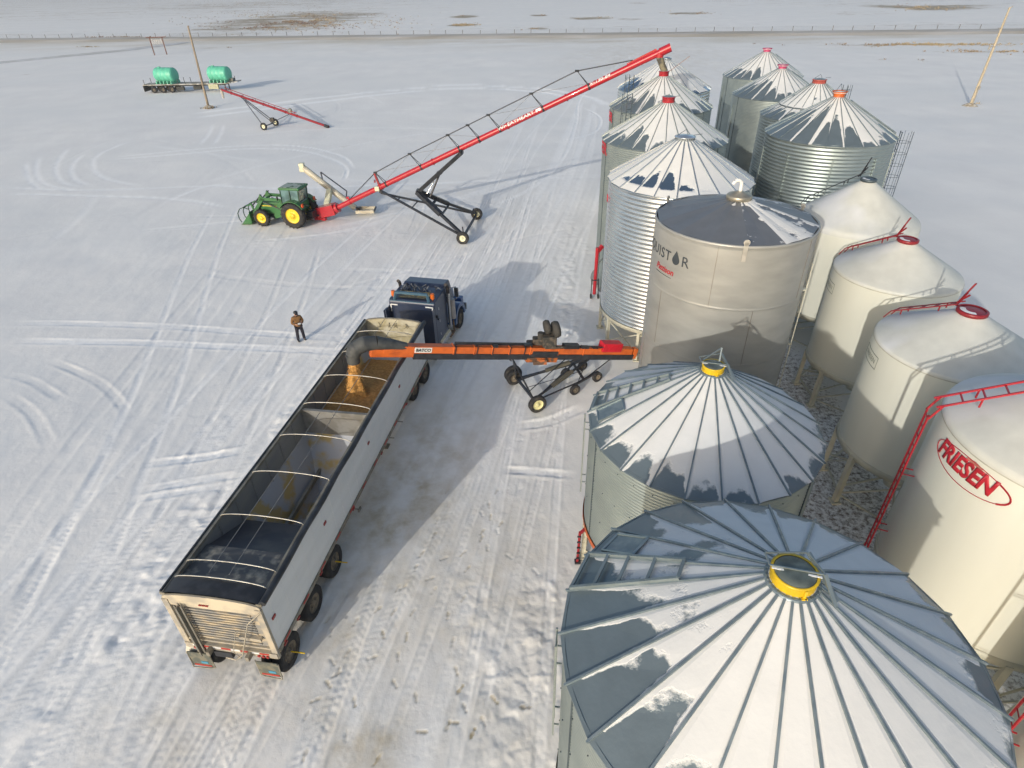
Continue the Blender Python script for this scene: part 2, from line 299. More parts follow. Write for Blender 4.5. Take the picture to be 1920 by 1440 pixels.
# footprints
def foot(x,y,a,st=0.):
    m=.35; i0,i1=np.searchsorted(xs,[x-m,x+m]); j0,j1=np.searchsorted(ys,[y-m,y+m]); xx=X[i0:i1,j0:j1]-x; yy=Y[i0:i1,j0:j1]-y
    t=xx*math.cos(a)+yy*math.sin(a); e=-xx*math.sin(a)+yy*math.cos(a)
    q=np.minimum(np.hypot((t-.055)/.105,e/.055),np.hypot((t+.10)/.06,e/.043))
    Z[i0:i1,j0:j1]+=-.014*sstep(1.1,.7,q)+.003*np.exp(-((q-1.5)/.3)**2)
    ST[i0:i1,j0:j1]=np.maximum(ST[i0:i1,j0:j1],(min(1.,max(st*1.6,.55)) if st>0 else 0)*sstep(1.2,.8,q))
fr=random.Random(3)
trails=[(GP((560,1420),(640,1230),(700,1140),(860,1040),(960,960)),.4),(GP((640,1410),(650,1330),(600,1200),(640,1120)),.5),(GP((690,1430),(760,1360),(900,1370),(880,1430)),1),(GP((780,1330),(740,1250),(730,1150),(810,1010),(850,900)),.45),(GP((905,1380),(830,1230),(860,1130),(900,1040),(930,900)),.2),(GP((560,1330),(680,1240),(760,1190),(820,1080)),.5),
 (GP((1000,1080),(930,1010),(900,940),(1000,900),(1090,890)),.0),(GP((560,650),(640,700),(760,660)),0),(GP((556,640),(420,700),(300,800),(160,1000)),0),(GP((880,860),(1000,820),(1070,790)),0),(GP((1000,1340),(930,1330),(870,1290),(800,1400)),.7)]
for ps,st in trails:
    for a,b in zip(ps[:-1],ps[1:]):
        L=(b-a).length; n=max(1,int(L/.68)); dr=math.atan2(b.y-a.y,b.x-a.x)
        for k in range(n):
            p=a.lerp(b,(k+fr.random()*.4)/n); sd=.12*(1 if k%2 else -1)
            foot(p.x-math.sin(dr)*sd+fr.uniform(-.1,.1),p.y+math.cos(dr)*sd+fr.uniform(-.1,.1),dr+fr.uniform(-.3,.3),st*fr.uniform(.5,1))
# straw and dust stains, gravel under the bins, stubble in the far field
for (px,py,rx,ry,a,v) in [(760,925,1.9,4.6,-12,.48),(700,1120,2.6,3.6,0,.30),(880,1100,2.4,4.5,10,.22),(740,1340,.5,1.6,-10,.5),(650,1380,1.3,1.3,0,.35),(420,1380,3.2,2.6,0,.22),(770,900,.8,2,0,.25),(820,640,.6,1.3,-14,.5),(600,398,4,2,0,.25),(700,380,7,3.2,20,.20),(1210,100,16,40,-10,.20),(880,400,4,8,-15,.08),(390,180,18,3,0,.0)]:
    g=G(px,py); ST=np.maximum(ST,v*blob(g.x,g.y,rx,ry,a,.9)*np.clip(1+1.6*vn.fbm(X*1.2+7,Y*1.0,3),0,1.6))
GR=np.maximum(GR,blob(10.6,15.0,3.2,14,-12,.35)*1.08); GR=np.maximum(GR,blob(14,8,6,9,-10,.3)); GR=np.maximum(GR,.45*blob(4.3,39,1.0,14,-10,.5)); GR=np.maximum(GR,.55*blob(1.0,9,.7,4,-10,.5))
GR=np.maximum(GR,.5*blob(6,25,2.2,2.2,0,.5))
for (px,py,wx,hy,v) in [(560,36,300,20,.74),(470,8,420,9,.55),(540,54,160,5,.5),(870,31,60,3,1),(868,47,65,3,1),(1010,29,35,2.2,.9),(1010,54,50,2.5,.8),(1290,25,90,2.6,1),(1110,34,100,3,.8),(1180,36,60,2.5,.6),(1195,6,40,1.5,.8),(1720,14,180,7,.95),(1850,10,90,5,.6),(1600,25,180,7,.35),(1740,84,520,3.5,.62),(1850,97,300,4.5,.55),(1700,113,140,2,.4),(1500,80,260,2.5,.35),(1700,360,60,8,.12),(1830,300,90,5,.12),(1120,78,360,1.6,.4),(390,90,60,1.6,.5),(150,88,60,1.3,.5),(200,70,260,2.,.45),(690,68,150,1.5,.75),(760,69,240,1.3,.6),(40,20,260,6,.35),(1000,67,300,1.0,.5)]:
    c=G(px,py); e=G(px+wx/2,py); hh=(G(px,py-hy)-G(px,py+hy)); dx=X-c.x;dy=Y-c.y
    # broad soft patch, long axis parallel to the far road
    q=np.hypot(dx/max(2,(e-c).length),(dy+.2*dx)/max(2.5,hh.length/2)); SB=np.maximum(SB,v*sstep(1.35,.45,q))
Z+=.25*SB*sstep(110,200,Y)*np.maximum(0,vn.fbm(X/3,Y/3,2))
BR=np.clip(BR,0,1)
u_r=(X-2.8)*.1903+(Y-228.8)*.9817     # signed distance from the far edge of the road
ST=np.maximum(ST,.55*sstep(-75,-8,u_r)**2*(u_r<3)*np.clip(.75+1.2*vn.fbm(X/14,Y/7,3),0,1.4)); SB=np.maximum(SB,.62*np.exp(-((u_r-4.)/3.)**2)+.34*sstep(6,30,u_r)*sstep(70,30,u_r))
SB=np.maximum(SB,.42*sstep(250,520,Y)*sstep(60,-120,X)); SB=np.maximum(SB,.36*sstep(250,400,Y)*sstep(80,160,X))
nx,ny=X.shape
me=bpy.data.meshes.new('ground'); co=np.stack([X,Y,Z],-1).astype(np.float32).reshape(-1,3)
idx=np.arange(nx*ny,dtype=np.int32).reshape(nx,ny); quads=np.stack([idx[:-1,:-1],idx[1:,:-1],idx[1:,1:],idx[:-1,1:]],-1).reshape(-1)
me.vertices.add(nx*ny); me.vertices.foreach_set('co',co.ravel()); nq=len(quads)//4
me.loops.add(nq*4); me.loops.foreach_set('vertex_index',quads); me.polygons.add(nq)
me.polygons.foreach_set('loop_start',np.arange(0,nq*4,4,dtype=np.int32)); me.polygons.foreach_set('loop_total',np.full(nq,4,np.int32)); me.polygons.foreach_set('use_smooth',np.ones(nq,bool))
for nm,A in (('bright',BR),('stain',ST),('gravel',GR),('stubble',SB)):
    at=me.attributes.new(nm,'FLOAT','POINT'); at.data.foreach_set('value',A.astype(np.float32).ravel())
me.update(calc_edges=True)
ground=bpy.data.objects.new('ground',me); C.objects.link(ground); ground['kind']='structure'
print('ground verts',nx*ny)
m=bpy.data.materials.new('snow_ground'); m.use_nodes=True; n=m.node_tree.nodes; L=m.node_tree.links; b=n['Principled BSDF']; b.inputs['Roughness'].default_value=.75; b.inputs['Specular IOR Level'].default_value=.3
tc=n.new('ShaderNodeTexCoord')
def noise(sc,det,vec=None,rough=.5,st=None):
    q=n.new('ShaderNodeTexNoise'); q.inputs['Scale'].default_value=sc; q.inputs['Detail'].default_value=det; q.inputs['Roughness'].default_value=rough
    if st:
        mp=n.new('ShaderNodeMapping'); mp.inputs['Scale'].default_value=st; L.new(tc.outputs['Object'],mp.inputs[0]); L.new(mp.outputs[0],q.inputs['Vector'])
    else: L.new(tc.outputs['Object'],q.inputs['Vector'])
    return q.outputs[0]
def attr(nm): q=n.new('ShaderNodeAttribute'); q.attribute_name=nm; return q.outputs['Fac']
def mth(op,a,b_,c=None):
    q=n.new('ShaderNodeMath'); q.operation=op
    for i,v in enumerate((a,b_,c)):
        if v is None: continue
        if isinstance(v,(int,float)): q.inputs[i].default_value=v
        else: L.new(v,q.inputs[i])
    return q.outputs[0]
def rng_(v,a,b_,c=0,d_=1):
    q=n.new('ShaderNodeMapRange'); L.new(v,q.inputs[0]); q.inputs[1].default_value=a;q.inputs[2].default_value=b_;q.inputs[3].default_value=c;q.inputs[4].default_value=d_; return q.outputs[0]
def mixc(f,a,b_):
    q=n.new('ShaderNodeMix'); q.data_type='RGBA'; L.new(f,q.inputs[0])
    for i,v in ((6,a),(7,b_)):
        if isinstance(v,tuple): q.inputs[i].default_value=(*v,1)
        else: L.new(v,q.inputs[i])
    return q.outputs[2]
base=mixc(rng_(noise(.22,6,rough=.6,st=(1,.6,1)),.35,.68),(.885,.875,.845),(.81,.80,.78))
base=mixc(rng_(noise(.035,5,rough=.6,st=(.5,1.6,1)),.42,.62,0,.8),base,(.81,.81,.79))
base=mixc(mth('MULTIPLY',attr('bright'),rng_(noise(3,4),.3,.55,.35,1)),base,(.98,.98,.965))
base=mixc(mth('MULTIPLY',attr('stain'),rng_(noise(2.2,6,rough=.65),.3,.65,.35,1)),base,(.42,.33,.17))
sb=rng_(mth('ADD',mth('ADD',attr('stubble'),mth('MULTIPLY',mth('SUBTRACT',noise(.05,6,rough=.7,st=(.35,1.3,1)),.5),1.5)),mth('MULTIPLY',mth('SUBTRACT',noise(.42,9,rough=.78,st=(.3,1.0,1)),.5),2.7)),.50,.85)
base=mixc(sb,base,mixc(noise(.9,3),(.22,.17,.11),(.42,.34,.22)))
gr=rng_(mth('ADD',attr('gravel'),mth('MULTIPLY',mth('SUBTRACT',noise(5.4,9,rough=.8),.5),2.7)),.93,1.35)
base=mixc(gr,base,mixc(noise(14,3),(.09,.07,.055),(.26,.21,.16)))
L.new(base,b.inputs['Base Color'])
hb=mth('ADD',mth('MULTIPLY',noise(1.6,7,rough=.6,st=(1,.6,1)),.06),mth('MULTIPLY',noise(9,5,rough=.6),.02))
bp=n.new('ShaderNodeBump'); bp.inputs['Strength'].default_value=.30; bp.inputs['Distance'].default_value=1.; L.new(hb,bp.inputs['Height']); L.new(bp.outputs[0],b.inputs['Normal'])
me.materials.append(m); snowm=m
def hz(x,y):   # ground height
    i=min(max(int(np.searchsorted(xs,x)),1),nx-1); j=min(max(int(np.searchsorted(ys,y)),1),ny-1); return float(Z[i,j])
# far gravel road on its low bank, and the lane leading off it
roadm=mat('gravel_road',(.38,.35,.30),.9,0,(.52,.50,.47),.12,.4,.65,stretch=(.3,1,1)); bankm=mat('road_bank',(.20,.175,.14),.95,0,(.38,.36,.33),.25,.42,.6)
ra=math.atan2(-38.,196.); rd=Vector((math.cos(ra),math.sin(ra),0)); rn=Vector((-rd.y,rd.x,0)); rc=Vector((2.8,228.8,0))
def strip(name,pts,z,m,wl):
    b=MB(); P=[]
    for a in pts: P+= [a+Vector((0,0,0))]
    return b
b=MB(); prof=[(-14,-.25),(-10,.55),(-1.5,.62),(4.0,-.35)]
P=[]; N=60
for i in range(N+1):
    s=-900+1800*i/N
    for o_,z in prof: p=rc+rd*s+rn*o_; P.append(Vector((p.x,p.y,z+.02*math.sin(s*.1))))
b.add(P,[(i*4+j,(i+1)*4+j,(i+1)*4+j+1,i*4+j+1) for i in range(N) for j in range(3)]); ro=b.build('road',roadm); ro['kind']='structure'
ro.data.materials.append(bankm)
for i,pl in enumerate(ro.data.polygons): pl.material_index=1 if i%3==2 else 0
lp=[G(-400,165),G(-150,136),G(0,118),G(120,106),G(230,95),G(300,86),G(345,80)]
b=MB(); P=[]
for i,p in enumerate(lp):
    t=(lp[min(i+1,6)]-lp[max(i-1,0)]).normalized(); q=Vector((-t.y,t.x,0)); P+=[p+q*2.6+Vector((0,0,.02)),p+q*1.6+Vector((0,0,.22)),p-q*1.6+Vector((0,0,.22)),p-q*2.6+Vector((0,0,.02))]
b.add(P,[(i*4+j+1,i*4+j,(i+1)*4+j,(i+1)*4+j+1) for i in range(6) for j in range(3)]); o=b.build('lane',mat('lane_snow',(.56,.55,.53),.9,0,(.66,.66,.66),.2)); o['kind']='structure'
# ------------------------------------------------------------------ grain bins
def col_ang(a): return Vector((math.cos(R_(a)),math.sin(R_(a)),0))
def roof_panels(parent,r,ze,slope,rc,N,ph,bare_fn,m,name='roof',nr=26,nu=6,creased=False,ov=.07,thick=.03):
    T=math.tan(R_(slope)); vs=[];fs=[];ba=[]; ro=r+ov
    for k in range(N):
        A=col_ang(ph+360*k/N);B=col_ang(ph+360*(k+1)/N); b0=len(vs); am=ph+360*(k+.5)/N
        for i in range(nr+1):
            v=i/nr; rho=ro+(rc-ro)*v; z=ze+(r-rho)*T
            for j in range(nu+1):
                s=j/nu; p=A.lerp(B,s)*rho; u=2*s-1; bb=bare_fn(k,am,u,v)
                zz=z+(-.02 if creased else 0)*(1-abs(u))+ .022*max(0,min(1,(0.62-bb)*4))*(1-abs(u)**6)
                vs.append((p.x,p.y,zz)); ba.append(bb)
        for i in range(nr):
            for j in range(nu): a=b0+i*(nu+1)+j; fs.append((a,a+1,a+nu+2,a+nu+1))
    top=len(vs)
    # folded eave lip and soffit
    for k in range(N):
        A=col_ang(ph+360*k/N);B=col_ang(ph+360*(k+1)/N); zz=ze-ov*T; b0=len(vs)
        for q in (A,B): vs+= [tuple(q*ro+Vector((0,0,zz))),tuple(q*ro+Vector((0,0,zz-thick))),tuple(q*(r-.03)+Vector((0,0,zz-thick)))]
        ba+=[1.2]*6; fs+=[(b0,b0+1,b0+4,b0+3),(b0+1,b0+2,b0+5,b0+4)]
    me=bpy.data.meshes.new(name); me.from_pydata(vs,[],fs); me.polygons.foreach_set('use_smooth',[False]*len(fs)); me.materials.append(m)
    at=me.attributes.new('bare','FLOAT','POINT'); at.data.foreach_set('value',ba); me.update()
    o=bpy.data.objects.new(name,me); C.objects.link(o); o.parent=parent; return o
def lobe(seed,cen,amp,wid,base=.05,v0=0.,side=None,rnd=.12,hole=.0):
    q=random.Random(seed); H=[q.uniform(-1,1) for _ in range(80)]; S=[q.uniform(-1,1) for _ in range(80)]; Wd=[q.uniform(.75,1.35) for _ in range(80)]
    def f(k,am,u,v):
        da=(am-cen+180)%360-180; h=base+amp*math.exp(-(da/wid)**2)+rnd*H[k]
        ush=(u-S[k]*.4)/Wd[k]
        hh=h*(1-.6*abs(ush)**3)
        b=.5+(hh-v)*2.2
        if v0: b=min(b,.5+(v-v0)*9)
        b-= .28*max(0,abs(u)-.82)/.18      # snow stays along the ribs
        return max(-.2,min(1.15,b)) - (.45 if h<.02 else 0)
    return f
def ladder(parent,base,z0,z1,nrm,w_=.34,m=None,cage=None,name='ladder',gap=.3,r=.018,rung=.3):
    m=m or steel_dk; n_=Vector(nrm).normalized(); t=Vector((-n_.y,n_.x,0)); b=MB(); base=Vector(base)
    for s in (-1,1): b.beam(base+t*s*w_/2+Vector((0,0,z0)),base+t*s*w_/2+Vector((0,0,z1)),.035,.035)
    z=z0+.15
    while z<z1-.05: b.tube(base-t*w_/2+Vector((0,0,z)),base+t*w_/2+Vector((0,0,z)),r*.8,6); z+=rung
    z=z0+.4
    while z<min(z1,z1): 
        for s in (-1,1): b.beam(base+t*s*w_/2+Vector((0,0,z)),base+t*s*w_/2-n_*gap+Vector((0,0,z)),.03,.02)
        z+=2.0
        if z>z1-1 and cage: break
    o=b.build(name,m,parent)
    if cage:
        c=MB(); z=cage
        while z<=z1+.01:
            pts=[]
            for i in range(9):
                a=math.pi*i/8; pts.append(base+t*math.cos(a)*.36+n_*math.sin(a)*.62+Vector((0,0,z)))
            c.path(pts,.012,5); z+=.62
        for a in (.15,.35,.5,.65,.85):
            a*=math.pi; p=base+t*math.cos(a)*.36+n_*math.sin(a)*.62; c.tube(p+Vector((0,0,cage)),p+Vector((0,0,z1)),.011,5)
        c.build('ladder_cage',m,o)
    return o
def roof_ladder(parent,r,ze,slope,a,r0,r1,m,w_=.5,up_=.10,step=.55,name='roof_ladder',rw=.05):
    n_=col_ang(a); t=Vector((-n_.y,n_.x,0)); T=math.tan(R_(slope)); b=MB()
    P=lambda rr,s: n_*rr+t*s*w_/2+Vector((0,0,ze+(r-rr)*T+up_))
    for s in (-1,1): b.beam(P(r0,s),P(r1,s),rw,.05)
    q=r0-.1
    while q>r1: b.beam(P(q,-1),P(q,1),.06,.035); q-=step
    return b.build(name,m,parent)
def corr_prof(r,z0,z1,pitch,amp,sub=6,rings=()):
    n_=int((z1-z0)/pitch*sub); P=[]
    for i in range(n_+1):
        z=z0+(z1-z0)*i/n_; P.append((r+amp*math.sin(2*math.pi*(z-z0)/pitch),z))
    return P
def gbin(label,c,r,ze,zb=0,slope=30,N=24,ph=0,pitch=.1,amp=.014,wallm=None,roofmt=None,ribm=None,bare=None,lidm=None,rc=.48,capz=.3,cap='lid',legs=8,stiff=0,ringm=None,group=None,seed=1,twotier=False,legang=0,ribh=.04,ribw=.032):
    t=thing('grain_bin',label,'grain bin',(c[0],c[1],0),0,group); wallm=wallm or galv_dull; T=math.tan(R_(slope))
    MB().lathe(corr_prof(r,zb,ze,pitch,amp),n=96,caps=False).build('wall',wallm,t)
    b=MB(); z=zb+1.12
    while z<ze-.2 and pitch<.15:
        for k in range(36):
            n_=col_ang(k*10+3); b.box(n_*(r+amp+.004)+Vector((0,0,z)),(.02,.02,.02))
        z+=1.12
    # vertical sheet seams with bolts
    for k in range(6 if pitch<.15 else 0):
        n_=col_ang(k*60+12+legang); b.beam(n_*(r+amp*.6)+Vector((0,0,zb+.05)),n_*(r+amp*.6)+Vector((0,0,ze-.05)),.02,.05,n_)
    if pitch<.15: b.build('bolted_seams',steel_dk,t)
    if stiff:
        for k in range(stiff):
            n_=col_ang(k*360/stiff+legang); s=MB(); s.beam(n_*(r+amp+.03)+Vector((0,0,zb)),n_*(r+amp+.03)+Vector((0,0,ze-.75)),.09,.05,n_).build('stiffener',galv,t)
    rz=lambda rr: ze+(r-rr)*T
    if not twotier:
        rf=roof_panels(t,r,ze,slope,rc,N,ph,bare,roofmt or roof_m)
        b=MB()
        for k in range(N):
            n_=col_ang(ph+360*k/N); a=n_*(r+.10)+Vector((0,0,rz(r+.10)+ribh/2)); e=n_*(rc+.03)+Vector((0,0,rz(rc+.03)+ribh/2)); b.beam(a,e,ribw,ribh)
        b.build('roof_ribs',ribm or rib,rf)
    else:
        rm=r*.66; rf=roof_panels(t,r,ze,27,rm,N,ph,bare,roofmt or roof_m); zt=ze+(r-rm)*math.tan(R_(27))+.10
        MB().lathe([(rm+.02,zt-.14),(rm+.06,zt-.02),(rm-.04,zt)],n=48,caps=False).build('roof_step',steel_dk,rf)
        r2=roof_panels(t,rm,zt,slope+5,rc,N,ph,lambda k,a,u,v:-.1 if not (.35<v<.5 and k%5==1) else .5,roofmt or roof_m,'upper_roof')
        rz=lambda rr: zt+(rm-rr)*math.tan(R_(slope+5)); b=MB()
        for k in range(N):
            n_=col_ang(ph+360*k/N); b.beam(n_*(r+.08)+Vector((0,0,ze+ribh/2-.03)),n_*(rm+.05)+Vector((0,0,ze+(r-rm)*math.tan(R_(27))+ribh/2)),ribw,ribh); b.beam(n_*(rm)+Vector((0,0,rz(rm)+ribh/2)),n_*(rc+.03)+Vector((0,0,rz(rc)+ribh/2)),ribw*.8,ribh)
        b.build('roof_ribs',ribm or rib,rf)
    z0=rz(rc)
    if cap=='flare':
        MB().lathe([(rc+.02,z0-.05),(rc+.02,z0+.06),(rc+.0,z0+.08),(rc+.13,z0+capz),(rc+.15,z0+capz+.02),(rc+.10,z0+capz+.02),(rc-.02,z0+.1)],n=28,caps=False).build('lid_ring',lidm,t)
        MB().lathe([(rc+.11,z0+capz-.06),(rc+.09,z0+capz-.02),(0.01,z0+capz+.02)],n=28,caps=False).build('lid',roofmt or roof_m,t)
    elif cap=='lid':
        MB().lathe([(rc+.02,z0-.06),(rc+.02,z0+capz),(rc+.05,z0+capz),(rc+.05,z0+capz+.03),(rc-.03,z0+capz+.03)],n=32,caps=False).build('lid_ring',lidm,t)
        MB().lathe([(rc-.02,z0+capz+.02),(rc-.10,z0+capz+.07),(0.01,z0+capz+.10)],n=32,caps=False).build('lid',galv if lidm is not galv_new else galv_new,t)
    if zb>0.3:
        MB().lathe([(r+.05,zb+.03),(r+.05,zb-.16),(r-.04,zb-.16),(r-.04,zb+.03)],n=72,caps=False).build('base_ring',ringm or cream_leg,t)
        MB().lathe([(r-.05,zb),(.3,.45),(.3,.3),(0.01,.3)],n=40,caps=False).build('hopper_cone',cream_leg,t)
        for k in range(legs):
            a=legang+360*k/legs; n_=col_ang(a); g=Vector((0,0,-.05)); lg=MB(); lg.beam(n_*(r-.02)+Vector((0,0,zb-.1)),n_*(r-.02)+g,.14,.14,n_); lg.box(n_*(r-.02)+Vector((0,0,.02)),(.34,.34,.04)); lo=lg.build('leg',cream_leg,t)
            n2=col_ang(a+360/legs); br=MB(); br.beam(n_*(r-.06)+Vector((0,0,.3)),n2*(r-.06)+Vector((0,0,zb-.25)),.05,.05); br.beam(n2*(r-.06)+Vector((0,0,.3)),n_*(r-.06)+Vector((0,0,zb-.25)),.05,.05); br.build('brace',cream_leg,lo)
    else: MB().lathe([(r+.25,-.08),(r+.25,.06),(r-.1,.06)],n=48,caps=False).build('foundation',mat('concrete',(.35,.34,.32),.9),t)
    return t,rz
GA='corrugated grain bins in the left row'; GB='corrugated grain bins in the right row'
def b1_bare(k,am,u,v,q=[random.Random(k).uniform(-1,1) for k in range(60)]):
    a=am%360; j=q[k]
    if 160<a<212: h=.40+.10*j
    elif 212<=a<245: h=.34-(a-212)*.007+.05*j
    elif 95<a<=160: h=.30+.12*j
    elif 60<a<=95: h=.12+.04*j
    elif 245<=a<300: h=.03+.03*j
    else: h=.05+.04*j
    b=.52+(h-v)*2.0+.20*u*(1 if 120<a<260 else 0)
    if 95<a<160: b=max(b,.44-.5*abs(v-.55))
    if 160<a<212: b=max(b,.36-.7*abs(v-.62))
    b-=.55*max(0,abs(u)-.86)/.14 if v>.06 else 0
    return max(-.3,min(1.2,b))
b1,rz1=gbin('largest nearest grain bin, yellow lid ring, wide snowy roof at the bottom of the photo',(3.87,5.35),3.14,6.8,1.7,30,24,9,.1,.012,bare=b1_bare,lidm=yel,rc=.31,cap=None,group=GA,ribw=.036,ribh=.045)
b2,rz2=gbin('grain bin with yellow lid ring and orange bottom ring, just behind the nearest bin',(5.17,12.85),3.03,5.4,1.7,31,23,12.4,.1,.012,bare=lobe(9,205,.13,60,base=.035,rnd=.07),lidm=yel,rc=.28,cap=None,ringm=ora,group=GA,ribw=.032,ribh=.045)
b4,rz4=gbin('bright ribbed grain bin on cream legs behind the stainless tank',(7.75,27.27),3.12,8.0,1.65,30,22,8.5,.2,.022,wallm=galv_new,roofmt=roof_b,ribm=galv_new,bare=lobe(14,232,.46,40,base=-.02,v0=.13,rnd=.05),lidm=galv_new,rc=.40,capz=.12,group=GA,legs=10,legang=21,ribh=.06,ribw=.045)
b3,rz3=gbin('grain bin with red lid ring, just behind the bright ribbed bin',(8.5,33.9),3.25,8.3,0,30,24,3,.1,.014,wallm=galv_dull,bare=lobe(21,225,.30,45,base=.07,rnd=.13),lidm=redp,rc=.30,capz=.24,ribm=galv,group=GA)
b5,rz5=gbin('grain bin with red lid ring directly under the tall red auger spout',(9.87,41.27),3.15,8.66,0,30,24,8,.1,.014,wallm=galv_dull,bare=lobe(33,235,.36,70,base=.09,rnd=.2),lidm=redp,rc=.28,capz=.24,ribm=galv,group=GA)
b6,rz6=gbin('farthest grain bin of the left row, roof peak right behind the red auger spout',(11.85,49.1),3.35,8.6,0,30,24,5,.2,.02,wallm=galv_new,roofmt=roof_b,ribm=galv_new,bare=lobe(41,200,.35,60,base=.05,rnd=.1),lidm=galv_new,rc=.30,capz=.12,group=GA)
R4,rzR4=gbin('ribbed grain bin with flared orange lid ring, caged ladder on its right side',(18.35,35.8),3.38,7.93,0,30.5,24,3,.19,.018,wallm=galv,bare=lobe(51,200,.5,60,base=.17,rnd=.2),lidm=ora,rc=.27,capz=.27,cap='flare',stiff=9,group=GB,legang=12)
R3,rzR3=gbin('grain bin with two-step snowy roof, just behind the orange lid bin',(20.5,43.0),3.2,7.6,0,30,24,2,.19,.018,wallm=galv,bare=lobe(61,200,.5,70,base=.2,rnd=.2),lidm=mat('faded_red',(.50,.10,.08),.5),rc=.40,capz=.2,twotier=True,group=GB,legang=5)
R2,rzR2=gbin('smooth grey walled grain bin with pink flared lid, second farthest of the right row',(21.1,50.7),3.25,7.7,0,30.5,24,6,.1,.01,wallm=galv_dull,bare=lobe(71,215,.40,60,base=.12,rnd=.2),lidm=mat('pink_lid',(.45,.05,.14),.5),rc=.28,capz=.24,cap='flare',stiff=6,group=GB)
R1,rzR1=gbin('farthest grey grain bin of the right row, dark pink flared lid, near the road',(22.4,57.7),3.25,8.17,0,30.5,24,9,.1,.01,wallm=galv_dull,bare=lobe(81,215,.36,60,base=.10,rnd=.2),lidm=MATS['pink_lid'],rc=.28,capz=.24,cap='flare',stiff=6,group=GB)
# caps of the two near bins: bolted yellow collar, dull lid and hinged frame
def near_cap(t,rz,rc,open_=False):
    z=rz(rc); q=rc/.45; b=MB(); b.lathe([(rc+.07,z-.05),(rc+.07,z+.015),(rc+.01,z+.02)],n=36,caps=False)
    for k in range(30):
        n_=col_ang(k*12); b.box(n_*(rc+.045)+Vector((0,0,z+.025)),(.02,.02,.02))
    b.build('collar_flange',rib,t)
    MB().lathe([(rc,z-.05),(rc,z+.16),(rc+.015,z+.18),(rc-.025,z+.18)],n=36,caps=False).build('lid_ring',yel,t)
    o=MB().lathe([(rc-.02,z+.16),(rc-.05,z+.19),(rc*.5,z+.205),(0.01,z+.21)],n=36,caps=False).build('lid',mat('dull_lid',(.17,.20,.18),.5,.4,(.10,.12,.11),3),t)
    f=MB(); a=Vector((-rc-.02,.09,z+.22)); c=Vector((rc+.05,-.10,z+.22)); e=Vector((rc-.03,.27,z+.24 if not open_ else z+.34)); g=Vector((-rc-.02,.29,z+.24))
    for p,q in ((a,c),(g,e),(c,e),(a,g)): f.beam(p,q,.022,.02)
    f.beam(e,Vector((rc+.17,-.36,z-.02)),.07,.02); f.beam(c,Vector((rc+.12,-.42,z-.04)),.06,.02)
    if open_: f.beam(Vector((rc*.6,.1,z+.2)),Vector((rc*.9,.32,z+.48)),.035,.035); f.beam(Vector((-rc*.8,.2,z+.2)),Vector((rc*.9,.32,z+.48)),.035,.02)
    f.build('lid_frame',galv,o); s=MB(); s.beam(a+Vector((.02,-.03,-.02)),c+Vector((-.05,-.03,-.02)),.03,.008); s.build('snow_strip',mat('snow_piece',(.82,.84,.86),.9),o)
    k=MB(); k.box((.02,-rc-.015,z+.09),(.03,.03,.17)); k.box((.02,-rc-.03,z+.02),(.08,.04,.03)); k.build('latch',yel,o)
near_cap(b1,rz1,.31); near_cap(b2,rz2,.28,True)
def panel_rungs(t,r,ze,slope,a0,a1,rhos):
    T=math.tan(R_(slope)); b=MB(); P=lambda a,rr: col_ang(a)*rr+Vector((0,0,ze+(r-rr)*T+.085))
    for rr in rhos: b.beam(P(a0,rr),P(a1,rr),.05,.05)
    for a in (a0,a1): b.beam(P(a,rhos[0]+.02),P(a,rhos[-1]-.02),.05,.05)
    b.build('roof_ladder',mat('ladder_galv',(.24,.29,.30),.5,.4),t)
panel_rungs(b1,3.14,6.8,30,144,159,(3.16,2.78,2.40,1.95,1.5)); panel_rungs(b2,3.03,5.4,31,153.3,169,(3.0,2.7,2.4,2.05,1.7,1.35,1.05))
def roof_hatch(t,r,ze,slope,a,r0,r1,w_):
    n_=col_ang(a); tt=Vector((-n_.y,n_.x,0)); T=math.tan(R_(slope)); P=lambda rr,s,h: n_*rr+tt*s*w_/2+Vector((0,0,ze+(r-rr)*T+h)); b=MB()
    b.add([P(r0,-1,.06),P(r0,1,.06),P(r1,1,.06),P(r1,-1,.06),P(r0,-1,-.02),P(r0,1,-.02),P(r1,1,-.02),P(r1,-1,-.02)],[(0,1,2,3),(4,5,1,0),(5,6,2,1),(6,7,3,2),(7,4,0,3)])
    o=b.build('roof_hatch',rib,t); f=MB()
    for p,q in (((r0,-1),(r0,1)),((r0,1),(r1,1)),((r1,1),(r1,-1)),((r1,-1),(r0,-1))): f.beam(P(*p,.07),P(*q,.07),.04,.03)
    f.build('hatch_frame',galv,o)
roof_hatch(b2,3.03,5.4,31,177,2.85,2.2,.5); roof_hatch(b1,3.14,6.8,30,137,2.95,2.35,.5)
def lad_at(t,r,a,z0,z1,cage=None,m=None,off=.3,**k): n_=col_ang(a); return ladder(t,n_*(r+off),z0,z1,n_,cage=cage,m=m,gap=off-.02,**k)
lad_at(b1,3.14,172,3.6,6.5,off=.13,m=galv_dull,w_=.32); lad_at(b2,3.03,172,2.6,5.3,off=.15,m=galv_dull,w_=.32)
lad_at(b3,3.25,113,.3,9.95,cage=7.0); lad_at(b5,3.15,113,.3,10.0,cage=7.3); lad_at(R4,3.38,-16,.4,8.1,cage=2.6,off=.25)
for t,r,ze,a in ((R4,3.38,7.93,-12),(R2,3.25,7.7,5),(R1,3.25,8.17,5)): roof_ladder(t,r,ze,30.5,a,r,.7,rib,.45,.08,.42)
lad_at(R3,3.2,35,.4,9.0,cage=6.8)
